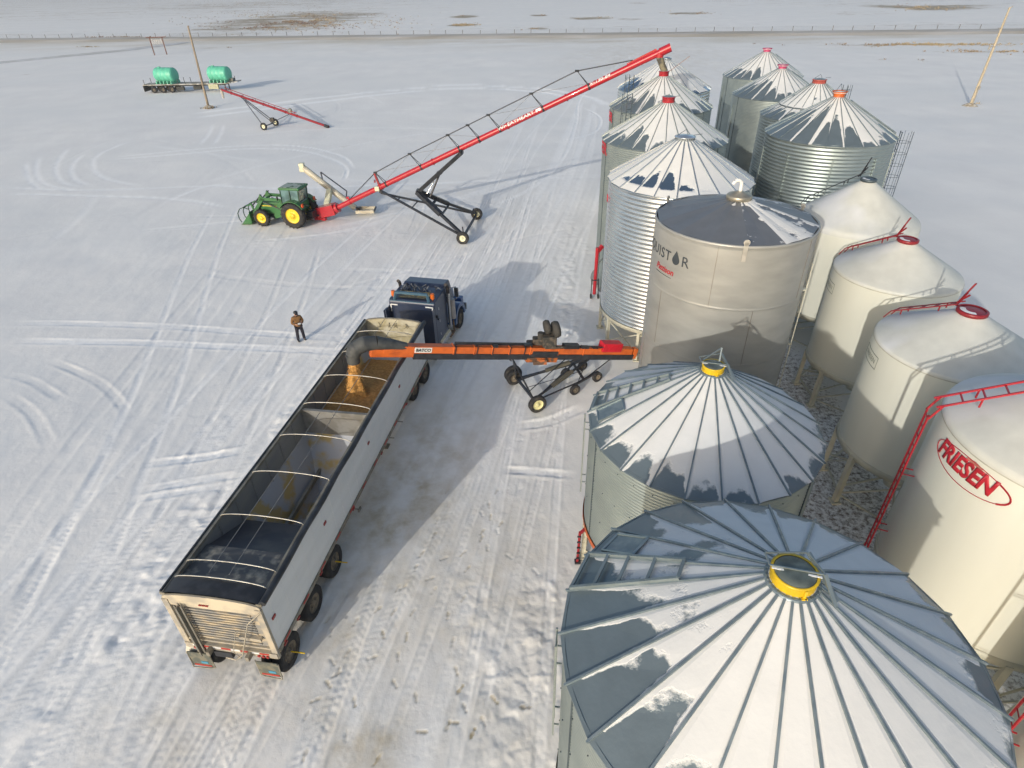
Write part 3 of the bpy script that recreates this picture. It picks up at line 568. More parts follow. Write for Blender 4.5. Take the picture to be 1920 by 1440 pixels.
# small hardware over the lids
def lid_stays(t,rz,rc,capz,h=.35):
    z=rz(rc)+capz; b=MB(); b.tube((-rc*.9,0,z),(rc*.1,.1,z+h),.012,5); b.tube((rc*.1,.1,z+h),(rc*.3,0,z),.012,5); b.tube((rc*.9,0,z),(rc*1.9,.1,z+.02),.012,5); b.build('lid_stay',steel_dk,t)
lid_stays(R4,rzR4,.27,.29); lid_stays(b4,rz4,.40,.18,.22); lid_stays(b3,rz3,.30,.26,.12); lid_stays(R3,rzR3,.4,.3,.2); lid_stays(b5,rz5,.28,.26,.12)
b=MB(); z=rz5(.3)+.2; b.tube((.2,-.1,z),(1.5,.1,z+.85),.014,5); b.build('lid_cord_rod',mat('rusty_rod',(.30,.14,.08),.8),b5)
# bin lettering
text('TWISTER','lettering',redt,b3,1,cyl_fn(3.27,166,7.85),bold=.03,width=3.3)
text('TWISTER','lettering',redt,b5,1,cyl_fn(3.17,163,8.05),bold=.03,width=3.2)
e=MB(); 
for rr in (.18,.11):
    for i in range(20):
        f=cyl_fn(3.15,178,7.1); p=[f(rr*.7*math.cos(2*math.pi*q/20),rr*math.sin(2*math.pi*q/20),.01) for q in (i,i+1)]; e.beam(p[0],p[1],.022,.01)
e.build('round_emblem',redt,b4)
# flexible spout below the auger is part of the auger (see below)
# ------------------------------------------------------------------ stainless liquid tank
ss=thing('storage_tank','brown grey stainless steel tank with low dark roof and a drop in its lettering','tank',(7.87,20.25,0))
r=2.68; prof=[(r,0)]
for z_ in (1.93,4.13,6.28): prof+=[(r,z_-.08),(r,z_-.04),(r+.010,z_-.015),(r+.010,z_+.015),(r,z_+.04),(r,z_+.08)]
prof+=[(r,8.30),(r,8.38),(r+.03,8.42),(r+.03,8.5),(r-.02,8.5)]
MB().lathe(prof,n=96,caps=False).build('wall',stainless,ss)
b=MB(); 
for k in range(5):
    for z0,z1,o_ in ((6.3,8.4,0),(4.15,6.25,31),(1.95,4.1,12)):
        n_=col_ang(k*72+o_-118); b.beam(n_*(r+.003)+Vector((0,0,z0)),n_*(r+.003)+Vector((0,0,z1)),.012,.02,n_)
b.build('weld_seams',mat('weld',(.30,.28,.25),.5,.6),ss)
def ssb(k,am,u,v):
    da=(am-(-55)+180)%360-180; base=.92-.60*math.exp(-(da/34)**2)-.55*math.exp(-((am-60+180)%360-180)**2/50**2)
    if v>.86: base-=.25
    return base+.2*(1-abs(u))-.1
rfs=roof_panels(ss,r,8.5,15.5,.3,14,4,ssb,roof_s,creased=True,ov=.0,nr=20)
MB().lathe([(.36,9.13),(.42,9.16),(.42,9.27),(.38,9.31),(.1,9.40),(.1,9.42)],n=32,caps=True).build('vent_cap',mat('vent_steel',(.40,.37,.30),.4,.7),ss)
b=MB(); b.path([Vector((0,0,9.38)),Vector((0,0,9.66)),Vector((-.05,0,9.74)),Vector((-.15,0,9.78)),Vector((-.24,-.01,9.74)),Vector((-.30,-.02,9.64))],.062,10); b.build('gooseneck_pipe',white,ss)
for a in (-101,15,134):
    n_=col_ang(a); l=MB(); t_=Vector((-n_.y,n_.x,0)); l.beam(n_*(r+.035)+Vector((0,0,8.0)),n_*(r+.035)+Vector((0,0,8.62)),.13,.03,n_)
    l.tube(n_*(r+.02)+Vector((0,0,8.62)),n_*(r+.05)+Vector((0,0,8.62)),.1,14); l.build('lifting_lug',mat('lug_steel',(.50,.48,.43),.5,.4),ss)
# LIQUISTOR with a drop for the O, small red name under it
tx=cyl_fn(r,200,7.6)
text('LIQUIST','lettering',blk_txt,ss,1,lambda x,y,z: tx(x-.66,y,z),width=1.95,space=1.12)
text('R','lettering',blk_txt,ss,1,lambda x,y,z: tx(x+.97,y,z),width=.27)
b=MB(); pl=[]
for i in range(25):
    a=-math.pi*1.25+math.pi*1.5*i/24 if 0 else 0
    t=2*math.pi*i/25; rr_=.155
    x=rr_*math.sin(t); y=-rr_*math.cos(t)
    if y>.06: s=(y-.06)/(rr_-.06); y=.06+s*.27; x*= (1-s)**.6*1.0+.02
    pl.append((x,y))
b.prism(pl,.008,lambda x,y,z: tx(x+.56,y-.03,z)); b.build('drop_emblem',blk_txt,ss)
text('Pattison','lettering',redt,ss,1,lambda x,y,z: tx(x+.05,y-.52,z),width=.98,shear=.2,bold=.02,label='small red italic name')
b=MB()
for i in range(12): x0=-.45+i*.075; b.beam(tx(x0,-.72,.0),tx(x0+.075,-.72,.0),.02,.006,(0,0,1))
b.build('underline',blk_txt,ss)
b=MB(); n_=col_ang(-22); b.path([n_*(r+.12)+Vector((0,0,.2)),n_*(r+.12)+Vector((0,0,7.2))],.02,8); 
for z in (2,4,6.2): b.box(n_*(r+.06)+Vector((0,0,z)),(.14,.14,.05))
b.build('fill_pipe',cream_leg,ss)
# ------------------------------------------------------------------ smooth cream hopper tanks
def ctank(label,c,r,ze,zb,slope,rc,lidc,la,railc,wall_ladder,legs=8,legang=0,soft=.12,frost=None,flatlid=False,railh=.16,seam=True):
    t=thing('hopper_tank',label,'tank',(c[0],c[1],0),0,'smooth cream hopper tanks in the right row'); T=math.tan(R_(slope)); pr=[(r,zb),(r,ze-soft)]
    for i in range(1,7):
        a=i/6*(math.pi/2-R_(slope)); pr.append((r-soft*.8*(1-math.cos(a)),ze-soft+soft*math.sin(a)))
    MB().lathe(pr[:2]+[(r,ze-soft+.001)],n=96,caps=False).build('wall',cream,t)
    top=pr[1:]; z1=top[-1][1]; r1=top[-1][0]
    for i in range(1,14): rr_=r1+(rc-r1)*i/13; top.append((rr_,z1+(r1-rr_)*T))
    # roof with faint frost
    b=MB(); b.lathe(top,n=96,caps=False); o=b.build('roof',roof_c,t); me=o.data
    q=random.Random(int(c[1]*10)); va=[]
    for v in me.vertices:
        a=math.degrees(math.atan2(v.co.y,v.co.x)); rr_=math.hypot(v.co.x,v.co.y)/r; k=frost(a,rr_) if frost else .5; va.append(k)
    at=me.attributes.new('bare','FLOAT','POINT'); at.data.foreach_set('value',va)
    z2=top[-1][1]
    MB().lathe([(rc,z2-.04),(rc,z2+.03),(rc+.05,z2+.03),(rc+.05,z2+.12),(rc,z2+.14),(rc-.03,z2+.125)],n=32,caps=False).build('lid_ring',lidc,t)
    lo=MB().lathe([(rc-.02,z2+.10),(rc*.7,z2+.12),(.01,z2+.13)],n=32,caps=False).build('lid',lidc,t)
    MB().lathe([(rc*.9,z2+.115),(rc*.75,z2+.135),(rc*.5,z2+.13)],n=28,caps=False,a0=3.9,a1=6.0).build('snow_on_lid',mat('snow_piece',(.82,.84,.86),.9),lo)
    if seam: MB().lathe([(r+.006,ze-soft-.03),(r+.012,ze-soft-.015),(r+.006,ze-soft)],n=96,caps=False).build('shoulder_seam',mat('seam_grey',(.5,.48,.40),.5),t)
    # base ring, hopper, legs
    MB().lathe([(r+.004,zb+.02),(r+.05,zb-.02),(r+.05,zb-.2),(r-.03,zb-.22)],n=80,caps=False).build('base_ring',cream_leg,t)
    MB().lathe([(r-.03,zb),(.32,.5),(.32,.32),(.01,.32)],n=48,caps=False).build('hopper_cone',cream,t)
    for k in range(legs):
        a=legang+360*k/legs; n_=col_ang(a); lg=MB(); lg.beam(n_*(r-.0)+Vector((0,0,zb-.1)),n_*(r+.05)+Vector((0,0,-.03)),.16,.16,n_); lg.box(n_*(r+.05)+Vector((0,0,.03)),(.32,.32,.05)); lo=lg.build('leg',cream_leg,t)
        n2=col_ang(a+360/legs); br=MB(); br.beam(n_*(r)+Vector((0,0,.35)),n2*(r)+Vector((0,0,.35)),.05,.05); br.beam(n_*(r)+Vector((0,0,.4)),n2*(r)+Vector((0,0,zb-.3)),.05,.05); br.beam(n_*(r-.05)+Vector((0,0,.75)),Vector((0,0,.75))+n_*.3,.05,.05); br.build('brace',cream_leg,lo)
    # rail over the roof: a pair of rails with rungs from the eave to the lid, hinged opener
    n_=col_ang(la); tt=Vector((-n_.y,n_.x,0)); b=MB(); e0=n_*(r+(.3 if wall_ladder else .02)); zt=ze+.02
    P=lambda rr_,h,s: n_*rr_+tt*s*.2+Vector((0,0,ze+(r-rr_)*T+h))
    r0=r+(.25 if wall_ladder else 0.02)
    for s in (-1,1):
        if wall_ladder:
            b.beam(P(r0,railh+.02,s),P(rc,railh,s),.04,.04); b.beam(P(r0-.12,railh+.02+.0,s),n_*(r+.3)+tt*s*.2+Vector((0,0,ze-.25)),.04,.04)
        else:
            b.beam(n_*(r0)+tt*s*.2+Vector((0,0,ze-.06)),P(r-.15,railh,s),.03,.03); b.beam(P(r-.15,railh,s),P(rc,railh,s),.035,.035)
        for rr_ in (r*.8,r*.35): b.beam(P(rr_,0,s),P(rr_,railh,s),.03,.03)
    q_=r-.2
    while q_>rc+.1: b.beam(P(q_,railh,-1),P(q_,railh,1),.03,.03); q_-=.36
    b.build('roof_ladder',railc,t)
    op=MB(); op.beam(P(rc+.1,railh,0),P(rc-.15,.75,.0),.06,.04); op.beam(P(rc+.1,.08,0),P(rc-.1,.5,.6),.04,.03); op.beam(P(rc+.25,.1,-1),P(rc-.05,.35,-1),.05,.05); op.build('lid_opener',railc,t)
    if wall_ladder: ladder(t,n_*(r+.3),.55,ze-.2,n_,m=railc,gap=.28,name='ladder',w_=.26)
    return t
def frost_fn(seed,w=.5):
    v_=VN(seed)
    def f(a,rr): 
        return .66+.9*float(v_.fbm(np.array([2.*rr*math.cos(R_(a))+5]),np.array([2.*rr*math.sin(R_(a))+5]),3)[0])-.25*math.exp(-(((a-100+180)%360-180)/70)**2)
    return f
Fr=ctank('big cream hopper tank lettered FRIESEN with tall red ladder','' or (12.45,10.05),2.55,7.0,2.1,30,.38,redp,156,redp,True,legang=22,soft=.2,frost=frost_fn(3),railh=.22)
T3=ctank('cream hopper tank with red lid right behind the one lettered FRIESEN',(13.5,15.45),2.22,6.1,2.2,29.5,.36,redd,118,redd,False,legang=12,frost=frost_fn(4))
T2=ctank('cream hopper tank with small red lid right beside the stainless tank',(15.0,21.4),2.23,5.9,1.85,31,.32,redd,124,redd,False,legang=20,frost=frost_fn(5))
T1=ctank('tall cream hopper tank with smooth steep cone roof and dark grey lid',(16.1,26.9),2.6,6.23,1.9,35,.29,steel_dk,131,blk,False,legang=10,soft=.35,frost=frost_fn(6),seam=False)
T0=ctank('cream hopper tank in the bottom right corner of the photo, its red ladder showing',(12.0,4.5),2.5,6.6,1.9,30,.38,redp,153,redp,True,legang=8,frost=frost_fn(7),railh=.22)
# FRIESEN lettering with its swooping oval
fx=cyl_fn(2.55,187,6.36)
text('FRIESEN','lettering',redt,Fr,1,lambda x,y,z: fx(x-.02,y*1.35,z+.003),width=1.62,bold=.045,shear=.25,extr=.004)
b=MB(); 
for i in range(40):
    t0,t1=[2*math.pi*q/40 for q in (i,i+1)]; f=lambda t:(1.02*math.cos(t)+.06,.36*math.sin(t)-.05)
    a,c_=f(t0),f(t1); wd=.04 if math.cos(t0)>.75 else .014
    b.beam(fx(a[0],a[1],.0),fx(c_[0],c_[1],.0),wd,.01,col_ang(187))
b.build('oval_emblem',redt,Fr)
text('NATIONWIDE','lettering',redt,Fr,1,lambda x,y,z: fx(x+.25,y+.50-.06*x*x,z),width=.8,bold=.01) if 0 else None
b=MB(); b.prism([(-.05,.24),(.40,.24),(.36,.30),(.18,.335),(.0,.30)],.006,lambda x,y,z: fx(x,y,z)); b.build('pale_emblem',mat('emblem_pale_red',(.55,.20,.16),.5),Fr)
for t,r_t,z in ((T3,2.22,5.42),(T2,2.23,5.1)):
    f=cyl_fn(r_t,168,z); b=MB()
    for p,q in (((-.6,.2),(.45,.2)),((-.6,-.2),(.45,-.2)),((.45,.2),(.45,-.2)),((-.6,.2),(-.6,-.2))):
        n_=6
        for i in range(n_):
            u0=[p[0]+(q[0]-p[0])*i/n_,p[1]+(q[1]-p[1])*i/n_]; u1=[p[0]+(q[0]-p[0])*(i+1)/n_,p[1]+(q[1]-p[1])*(i+1)/n_]; b.beam(f(*u0,.001),f(*u1,.001),.018,.006,col_ang(168))
    b.build('label_frame',mat('label_grey',(.25,.27,.22),.6),t)
    text('FRIESEN','lettering',MATS['label_grey'],t,1,lambda x,y,z,f=f: f(x-.05,y,z*.5),width=.75,extr=.003)
# ------------------------------------------------------------------ grain trailer (local frame: +Y forward, X right, origin under the rear end)
tr=thing('grain_trailer','long white open topped grain trailer parked behind the blue truck, dusty rear end','trailer',(-7.49,9.23,0),-R_(9.5))
L_=14.3; HW=1.30; ZB=1.28; ZT=3.08
alu=mat('white_side_panel',(.74,.755,.75),.42,.05,(.66,.675,.67),1.2,.35,.7,stretch=(1,.3,2)); inner=mat('inner_steel',(.25,.25,.25),.55,.25,(.31,.30,.27),1.4,.4,.7,stretch=(1,.5,2))
floorm=mat('hopper_floor',(.40,.41,.43),.45,.25,(.46,.34,.14),.9,.50,.58); dusty=mat('dusty_cream_panel',(.46,.385,.27),.7,.1,(.24,.235,.22),1.9,.38,.54,stretch=(1,1,3))
railm=mat('dirty_rail',(.30,.28,.23),.6,.3,(.20,.18,.14),3,.4,.6); tarp=mat('black_tarp',(.022,.024,.028),.45,0,(.045,.048,.055),2)
wl=MB(); y=0.02
for s in (1,-1):
    pass
b=MB(); b.box((HW,L_/2,(ZB+ZT)/2),(.03,L_,ZT-ZB)); 
y=.3
while y<L_-.1: b.box((HW+.017,y,(ZB+ZT)/2),(.012,.018,ZT-ZB-.06)); y+=.61
sd=b.build('side_wall',alu,tr)
b=MB(); b.box((-HW,L_/2,(ZB+ZT)/2),(.03,L_,ZT-ZB)); y=.3
while y<L_-.1: b.box((-HW-.017,y,(ZB+ZT)/2),(.012,.018,ZT-ZB-.06)); y+=.61
sd2=b.build('side_wall',alu,tr)
for s,q in ((1,sd),(-1,sd2)):
    b=MB(); b.box((s*(HW-.03),L_/2,2.2),(.02,L_-.1,1.75)); y=.6
    while y<L_: b.box((s*(HW-.055),y,2.2),(.03,.04,1.7)); y+=.9
    b.build('inner_lining',inner,q)
    b=MB(); b.box((s*(HW-.02),L_/2,ZT+.04),(.14,L_+.06,.09)); b.build('top_rail',railm,tr)
    b=MB(); b.box((s*(HW+.005),L_/2,ZB-.05),(.09,L_,.14)); b.build('bottom_rail',railm,tr)
# conspicuity tape and marker lamps
tapeR=mat('red_tape',(.45,.03,.02),.5); tapeW=mat('white_tape',(.75,.75,.73),.5); lampR=mat('marker_lamp',(.30,.025,.02),.3)
for s in (1,-1):
    b=MB(); y=.4
    while y<L_-.3: b.box((s*(HW+.055),y,ZB-.02),(.008,.34,.06)); y+=1.15
    b.build('reflective_tape',tapeR,tr)
    for y in (.24,3.4,7.1,10.6): MB().box((s*(HW+.03),y,2.32),(.03,.16,.09)).build('marker_lamp',lampR,tr,bevel=.01)
    for y in (.15,.9,2.4,5.0,7.8,10.9,13.6): MB().box((s*(HW+.06),y+.1,ZB-.1),(.04,.14,.06)).build('marker_lamp',lampR,tr)
# front wall, bulkhead
b=MB(); b.box((0,L_,2.2),(2*HW,.05,1.9)); 
pts=[(HW*math.sin(a),.20*math.cos(a)/1) for a in [R_(q) for q in range(-90,91,15)]]
b.prism([(x,max(0,z)) for x,z in pts],.06,lambda x,z,h: Vector((x,L_-.03+h,ZT+z))); fwl=b.build('front_wall',mat('front_cream',(.52,.49,.38),.6,0,(.36,.32,.20),2.2,.4,.62),tr)
b=MB(); pr=[Vector((HW*math.sin(R_(q)),L_-.02,ZT+.02+.20*math.cos(R_(q)))) for q in range(-90,91,10)]
for p,q in zip(pr[:-1],pr[1:]): b.beam(p,q,.07,.05)
b.build('front_cap_rim',railm,fwl)
q_=random.Random(2)
for i in range(7): b=MB(); x=q_.uniform(-.8,.6); b.path([Vector((x,L_-.06,3.1)),Vector((x+q_.uniform(-.08,.08),L_-.08,2.95)),Vector((x+q_.uniform(-.1,.1),L_-.07,2.86))],.008,5); b.build('hanging_cord',blk,fwl)
BY=7.7
b=MB(); b.box((0,BY,2.35),(2*HW-.1,.05,1.35)); b.box((0,BY,ZT-.02),(2*HW-.08,.12,.09)); b.build('bulkhead',mat('bulkhead_pale',(.27,.265,.25),.55,.2,(.20,.19,.17),2),tr)
# hopper floors
def hop(y0,y1,dy0,dy1):
    zt=1.75; zb=.62; cy=(dy0+dy1)/2; b=MB(); x=HW-.05
    T=[Vector((-x,y0,zt+.35)),Vector((x,y0,zt+.35)),Vector((x,y1,zt+.35)),Vector((-x,y1,zt+.35))]; B=[Vector((-.45,dy0,zb)),Vector((.45,dy0,zb)),Vector((.45,dy1,zb)),Vector((-.45,dy1,zb))]
    b.add(T+B,[(0,1,5,4),(1,2,6,5),(2,3,7,6),(3,0,4,7),(4,5,6,7)]); 
    b.box((0,cy,zb-.05),(1.1,(dy1-dy0)+.2,.07)); return b
hp=hop(1.75,BY,5.0,6.2).build('hopper',floorm,tr); hp2=hop(BY,L_,9.9,11.1).build('hopper',floorm,tr)
# rear deck: dusty dark cover between the rear cap and the first opening, then a dark slope
b=MB(); x=HW-.07
b.add([Vector((-x,.05,ZT-.02)),Vector((x,.05,ZT-.02)),Vector((x,1.72,ZT-.16)),Vector((-x,1.72,ZT-.16)),Vector((x,1.72,ZT-.22)),Vector((-x,1.72,ZT-.22)),Vector((x,.05,ZT-.1)),Vector((-x,.05,ZT-.1))],[(0,1,2,3),(3,2,4,5),(5,4,6,7),(7,6,1,0)])
b.build('rear_deck',mat('dusty_dark_deck',(.10,.10,.10),.6,.1,(.34,.31,.25),3.2,.52,.68,detail=9),tr)
b=MB(); b.add([Vector((-x,1.70,ZT-.2)),Vector((x,1.70,ZT-.2)),Vector((x,3.4,2.1)),Vector((-x,3.4,2.1))],[(0,1,2,3)]); b.build('slope_sheet',mat('slope_blue_steel',(.06,.065,.08),.4,.3,(.10,.10,.105),1.5),tr)
# arched rear cap
b=MB(); n=12
P=[Vector((HW*math.sin(R_(q)),yy,ZT+.06+.17*math.cos(R_(q))*k)) for yy,k in ((-.02,.8),(.22,1),(.42,.9)) for q in np.linspace(-90,90,n+1)]
b.add(P,[(i*(n+1)+j,i*(n+1)+j+1,(i+1)*(n+1)+j+1,(i+1)*(n+1)+j) for i in range(2) for j in range(n)],True); b.build('rear_cap',tarp,tr)
# bows and cables
bow=mat('bow_tube',(.50,.49,.45),.4,.5,(.38,.36,.32),5)
for y in (.45,.95,2.55,4.33,6.11,7.9,9.68,11.46,13.1):
    b=MB(); P=[Vector(((HW-.06)*math.sin(R_(q)),y,ZT+.08+.17*math.cos(R_(q)))) for q in np.linspace(-90,90,13)]; b.path(P,.017,6); b.build('tarp_bow',bow,tr)
for x in (-.35,.2):
    z=ZT+.08+.17*math.sqrt(1-(x/(HW-.06))**2)-.02; b=MB(); b.tube((x,.6,z),(x,L_-.1,z),.011,5); b.build('ridge_strap',mat('grey_strap',(.28,.27,.25),.7),tr)
b=MB(); yy=0.0; pts=[]
while yy<=L_+.1: pts.append(Vector((HW+.07+.012*math.sin(yy*2.3),yy,ZT+.09+.01*math.sin(yy*3.1)))); yy+=.35
b.path(pts,.085,10); b.build('rolled_tarp',tarp,tr)
b=MB(); b.box((-HW-.03,L_/2,ZT+.09),(.05,L_,.05)); b.build('tarp_latch_strip',tarp,tr)
# rear end
b=MB(); b.box((0,0,2.1),(2*HW,.04,1.86)); z=1.5
while z<2.75: b.box((-.05,-.035,z),(2*HW-.62,.045,.05)); z+=.105
rw=b.build('rear_wall',dusty,tr)
b=MB(); b.prism([(-HW,2.78),(HW,2.78),(HW,3.06)]+[(HW*math.sin(R_(q)),3.06+.17*math.cos(R_(q))) for q in range(80,-81,-10)]+[(-HW,3.06)],.05,lambda x,z,h: Vector((x,-.07+h,z))); b.build('rear_header',mat('dusty_cream_header',(.54,.47,.34),.65,0,(.38,.34,.27),2.4,.42,.62),rw)
b=MB(); 
for s in (-1,1): b.box((s*(HW-.06),-.05,2.0),(.16,.08,2.0))
b.box((0,-.06,1.12),(2*HW,.12,.2)); b.box((0,-.05,1.36),(2*HW-.3,.05,.05)); b.build('rear_frame',mat('dusty_frame',(.46,.40,.30),.7,.1,(.30,.28,.24),3,.4,.6),rw)
for i in range(8): MB().box((-.94+i*.27,-.125,1.17),(.26,.01,.06)).build('reflective_tape',tapeR if i%2 else tapeW,rw)
for x in (-1.02,-.9,-.78,.78,.9,1.02): MB().tube((x,-.12,1.07),(x,-.15,1.07),.045,10).build('tail_lamp',lampR,rw)
for x in (-.09,0,.09,): MB().box((x-.2,-.09,2.93),(.07,.03,.03)).build('marker_lamp',lampR,rw)
b=MB() 
for s in (-.09,.09): b.beam((-.86+s,-.16,2.9),(-.86+s,-.16,.9),.035,.05)
b.beam((-.86,-.17,2.9),(-.86,-.17,.85),.13,.03); b.build('rear_ladder',mat('dull_alu',(.22,.21,.18),.6,.4),rw)
b=MB(); b.path([Vector((HW+.05,-.1,3.0)),Vector((.95,-.22,2.6)),Vector((.42,-.25,1.2)),Vector((.18,-.27,.98)),Vector((-.1,-.25,1.0))],.018,6); b.path([Vector((.5,-.2,2.2)),Vector((.2,-.25,1.3)),Vector((.35,-.25,1.05))],.012,6); b.build('crank_handle',mat('crank_steel',(.42,.38,.30),.5,.4),rw)
b=MB(); b.box((.72,-.08,1.78),(.6,.1,.1)); b.build('grab_step',mat('dusty_frame',(.46,.40,.30)),rw)
MB().box((-.25,-.1,.93),(.5,.12,.22)).build('plate_box',blk,rw)
for s in (-1,1):
    b=MB(); b.box((s*.97,-.2,.62),(.62,.02,.62)); mf=b.build('mud_flap',mat('mud_flap',(.09,.10,.085),.8,0,(.17,.16,.12),5),tr)
    MB().box((s*.97,-.215,.38),(.5,.01,.05)).build('reflective_tape',tapeR,mf); MB().box((s*.97+.08,-.214,.52),(.2,.012,.09)).build('decal',mat('blue_decal',(.05,.25,.38),.5),mf)
    b=MB(); b.path([Vector((s*.66,-.19,.95)),Vector((s*.66,-.2,.3)),Vector((s*.8,-.22,.27)),Vector((s*1.28,-.24,.27)),Vector((s*1.3,-.2,.9))],.016,5); b.build('flap_hanger',railm,mf)
# wheels and running gear
for i,y in enumerate((.42,1.95,3.48)):
    for s in (-1,1):
        w_=wheel(tr,(s*1.13,y,.5),(s,0,0),.52,.30,.29,dust,n=32); w2_=wheel(tr,(s*.80,y,.5),(s,0,0),.52,.28,.29,dust,n=24)
    b=MB(); b.tube((-1.0,y,.5),(1.0,y,.5),.07,10); b.build('axle',railm,tr)
    if i!=1:
        b=MB(); b.beam((1.26,y,.5),(1.66,y,.5),.025,.03); b.build('yellow_strap',yel,tr)
for s in (-1,1):
    MB().box((s*.55,L_/2-.6,1.12),(.1,L_-.6,.16)).build('chassis_beam',railm,tr)
    b=MB(); 
    for y in (.42,1.95,3.48):
        P=[Vector((s*1.14,y+.62*math.sin(R_(q)),.56+.60*math.cos(R_(q)))) for q in range(-70,71,20)]
        for p,q in zip(P[:-1],P[1:]): b.beam(p,q,.5,.02)
    b.build('fender',mat('fender_alu',(.40,.38,.33),.5,.3),tr) if s<0 else MB().box((1.0,2.,1.1),(.1,4.,.06)).build('fender_bracket',railm,tr)
for s in (-1,1):
    b=MB(); b.box((s*.9,9.3,.75),(.13,.13,.9)); b.box((s*.9,9.3,.3),(.3,.3,.04)); b.beam((s*.9,9.3,.6),(s*.4,9.3,1.1),.06,.06); b.box((s*.95,9.75,.72),(.1,.3,.3)); b.build('landing_leg',railm,tr)
b=MB(); b.tube((.4,9.3,.75),(1.32,9.3,.75),.02,6); b.tube((.6,5.6,.62),(1.28,5.6,.62),.02,6); b.tube((.6,10.5,.62),(1.28,10.5,.62),.02,6); b.box((1.28,5.6,.62),(.05,.2,.1)); b.build('gear_rod',railm,tr)
# grain in the front compartment: one uneven heap
def heap(name,label,x0,x1,y0,y1,fn,parent=None,res=.06,m=conc):
    nx_=int((x1-x0)/res);ny_=int((y1-y0)/res); vs=[];fs=[]
    for i in range(nx_+1):
        for j in range(ny_+1):
            x=x0+(x1-x0)*i/nx_;y=y0+(y1-y0)*j/ny_; vs.append((x,y,fn(x,y)))
    for i in range(nx_):
        for j in range(ny_): a=i*(ny_+1)+j; fs.append((a,a+ny_+1,a+ny_+2,a+1))
    b=MB(); b.add([Vector(v) for v in vs],fs,True); o=b.build(name,m); return o
ppx,ppy=-.28,9.9
def hfn(x,y):
    d=math.hypot(x-ppx,y-ppy); z=2.42-d*.21-.12*math.exp(-((d-.45)/.2)**2)+.04*float(vn.fbm(np.array([x*3.]),np.array([y*3.]),3)[0]); return max(z,1.1)
gh=heap('grain_heap','',-HW+.06,HW-.06,BY+.03,L_-.05,hfn); gh.location=tr.location; gh.rotation_euler=tr.rotation_euler
tag(gh,'orange brown heap of grain inside the front of the trailer','grain',kind='stuff')
gy=mat('stray_grain',(.42,.28,.08),.9,0,(.33,.2,.06),8)
def hfn2(x,y):   # leftovers lying on the hopper floor
    q=.10-.05*math.hypot((x-.35)/.5,(y-5.2)/.7)**2+.07*float(vn.fbm(np.array([x*4.]),np.array([y*4.]),3)[0])
    # floor heights of the rear hopper
    xx=max(0,(abs(x)-.45)/(HW-.5)); yl=max(0,(5.0-y)/(5.0-1.75),(y-6.2)/(BY-6.2)); return .60+1.48*max(xx,yl)+q*1.0
g2=heap('grain_leftovers','',-.35,1.0,4.4,6.9,hfn2,m=gy); g2.location=tr.location; g2.rotation_euler=tr.rotation_euler
tag(g2,'thin yellow patches of leftover grain on the trailer rear hopper floor','grain',kind='stuff')
# ------------------------------------------------------------------ blue highway truck
navy=mat('navy_paint',(.022,.034,.072),.3,.1,(.03,.04,.07),2,.4,.7,coat=.3); blue=mat('blue_paint',(.03,.095,.26),.28,.1,(.025,.07,.17),2,coat=.4); chrome=mat('chrome',(.55,.54,.52),.18,.95); glass=mat('dark_glass',(.02,.03,.035),.08,0,coat=.5); amber=mat('amber_lamp',(.62,.14,.02),.3)
th=R_(14); f2=Vector((math.sin(th),math.cos(th),0)); r2=Vector((f2.y,-f2.x,0)); to=Vector((-3.95,23.2,0))-r2*1.22
tk=thing('highway_truck','dark blue highway truck with sleeper and tall exhaust stacks ahead of the grain trailer','truck',to,-th)
def rbox(m_,c,s_,name,parent,bev=.05): return MB().box(c,s_).build(name,m_,parent,bevel=bev)
sl_=MB(); prof=[(2.02,.75),(2.02,2.95),(2.12,3.08),(3.55,3.12),(3.62,3.05),(3.62,.75)]
sl_.prism(prof,2.30,lambda y,z,h: Vector((-1.15+h,y,z))); slp=sl_.build('sleeper',navy,tk,bevel=.05)
b=MB(); b.prism([(3.62,1.0),(3.62,3.08),(3.8,3.2),(4.55,3.14),(5.0,2.15),(5.0,1.0)],2.1,lambda y,z,h: Vector((-1.05+h,y,z))); cab=b.build('cab',navy,tk,bevel=.05)
b=MB(); b.prism([(4.95,1.05),(4.95,2.12),(6.35,1.82),(6.5,1.6),(6.5,1.0)],1.1,lambda y,z,h: Vector((-.55+h,y,z))); hood=b.build('hood',blue,tk,bevel=.06)
MB().box((0,6.53,1.35),(1.0,.05,.75)).build('grille',chrome,hood,bevel=.02)
b=MB(); b.add([Vector((-.86,4.52,2.96)),Vector((.86,4.52,2.96)),Vector((.86,4.95,2.22)),Vector((-.86,4.95,2.22))],[(0,1,2,3)]); wsh=b
b=MB(); b.box((0,4.76,2.58),(1.7,.03,.78),Matrix.Rotation(R_(30),3,'X')); b.build('windscreen',glass,cab)
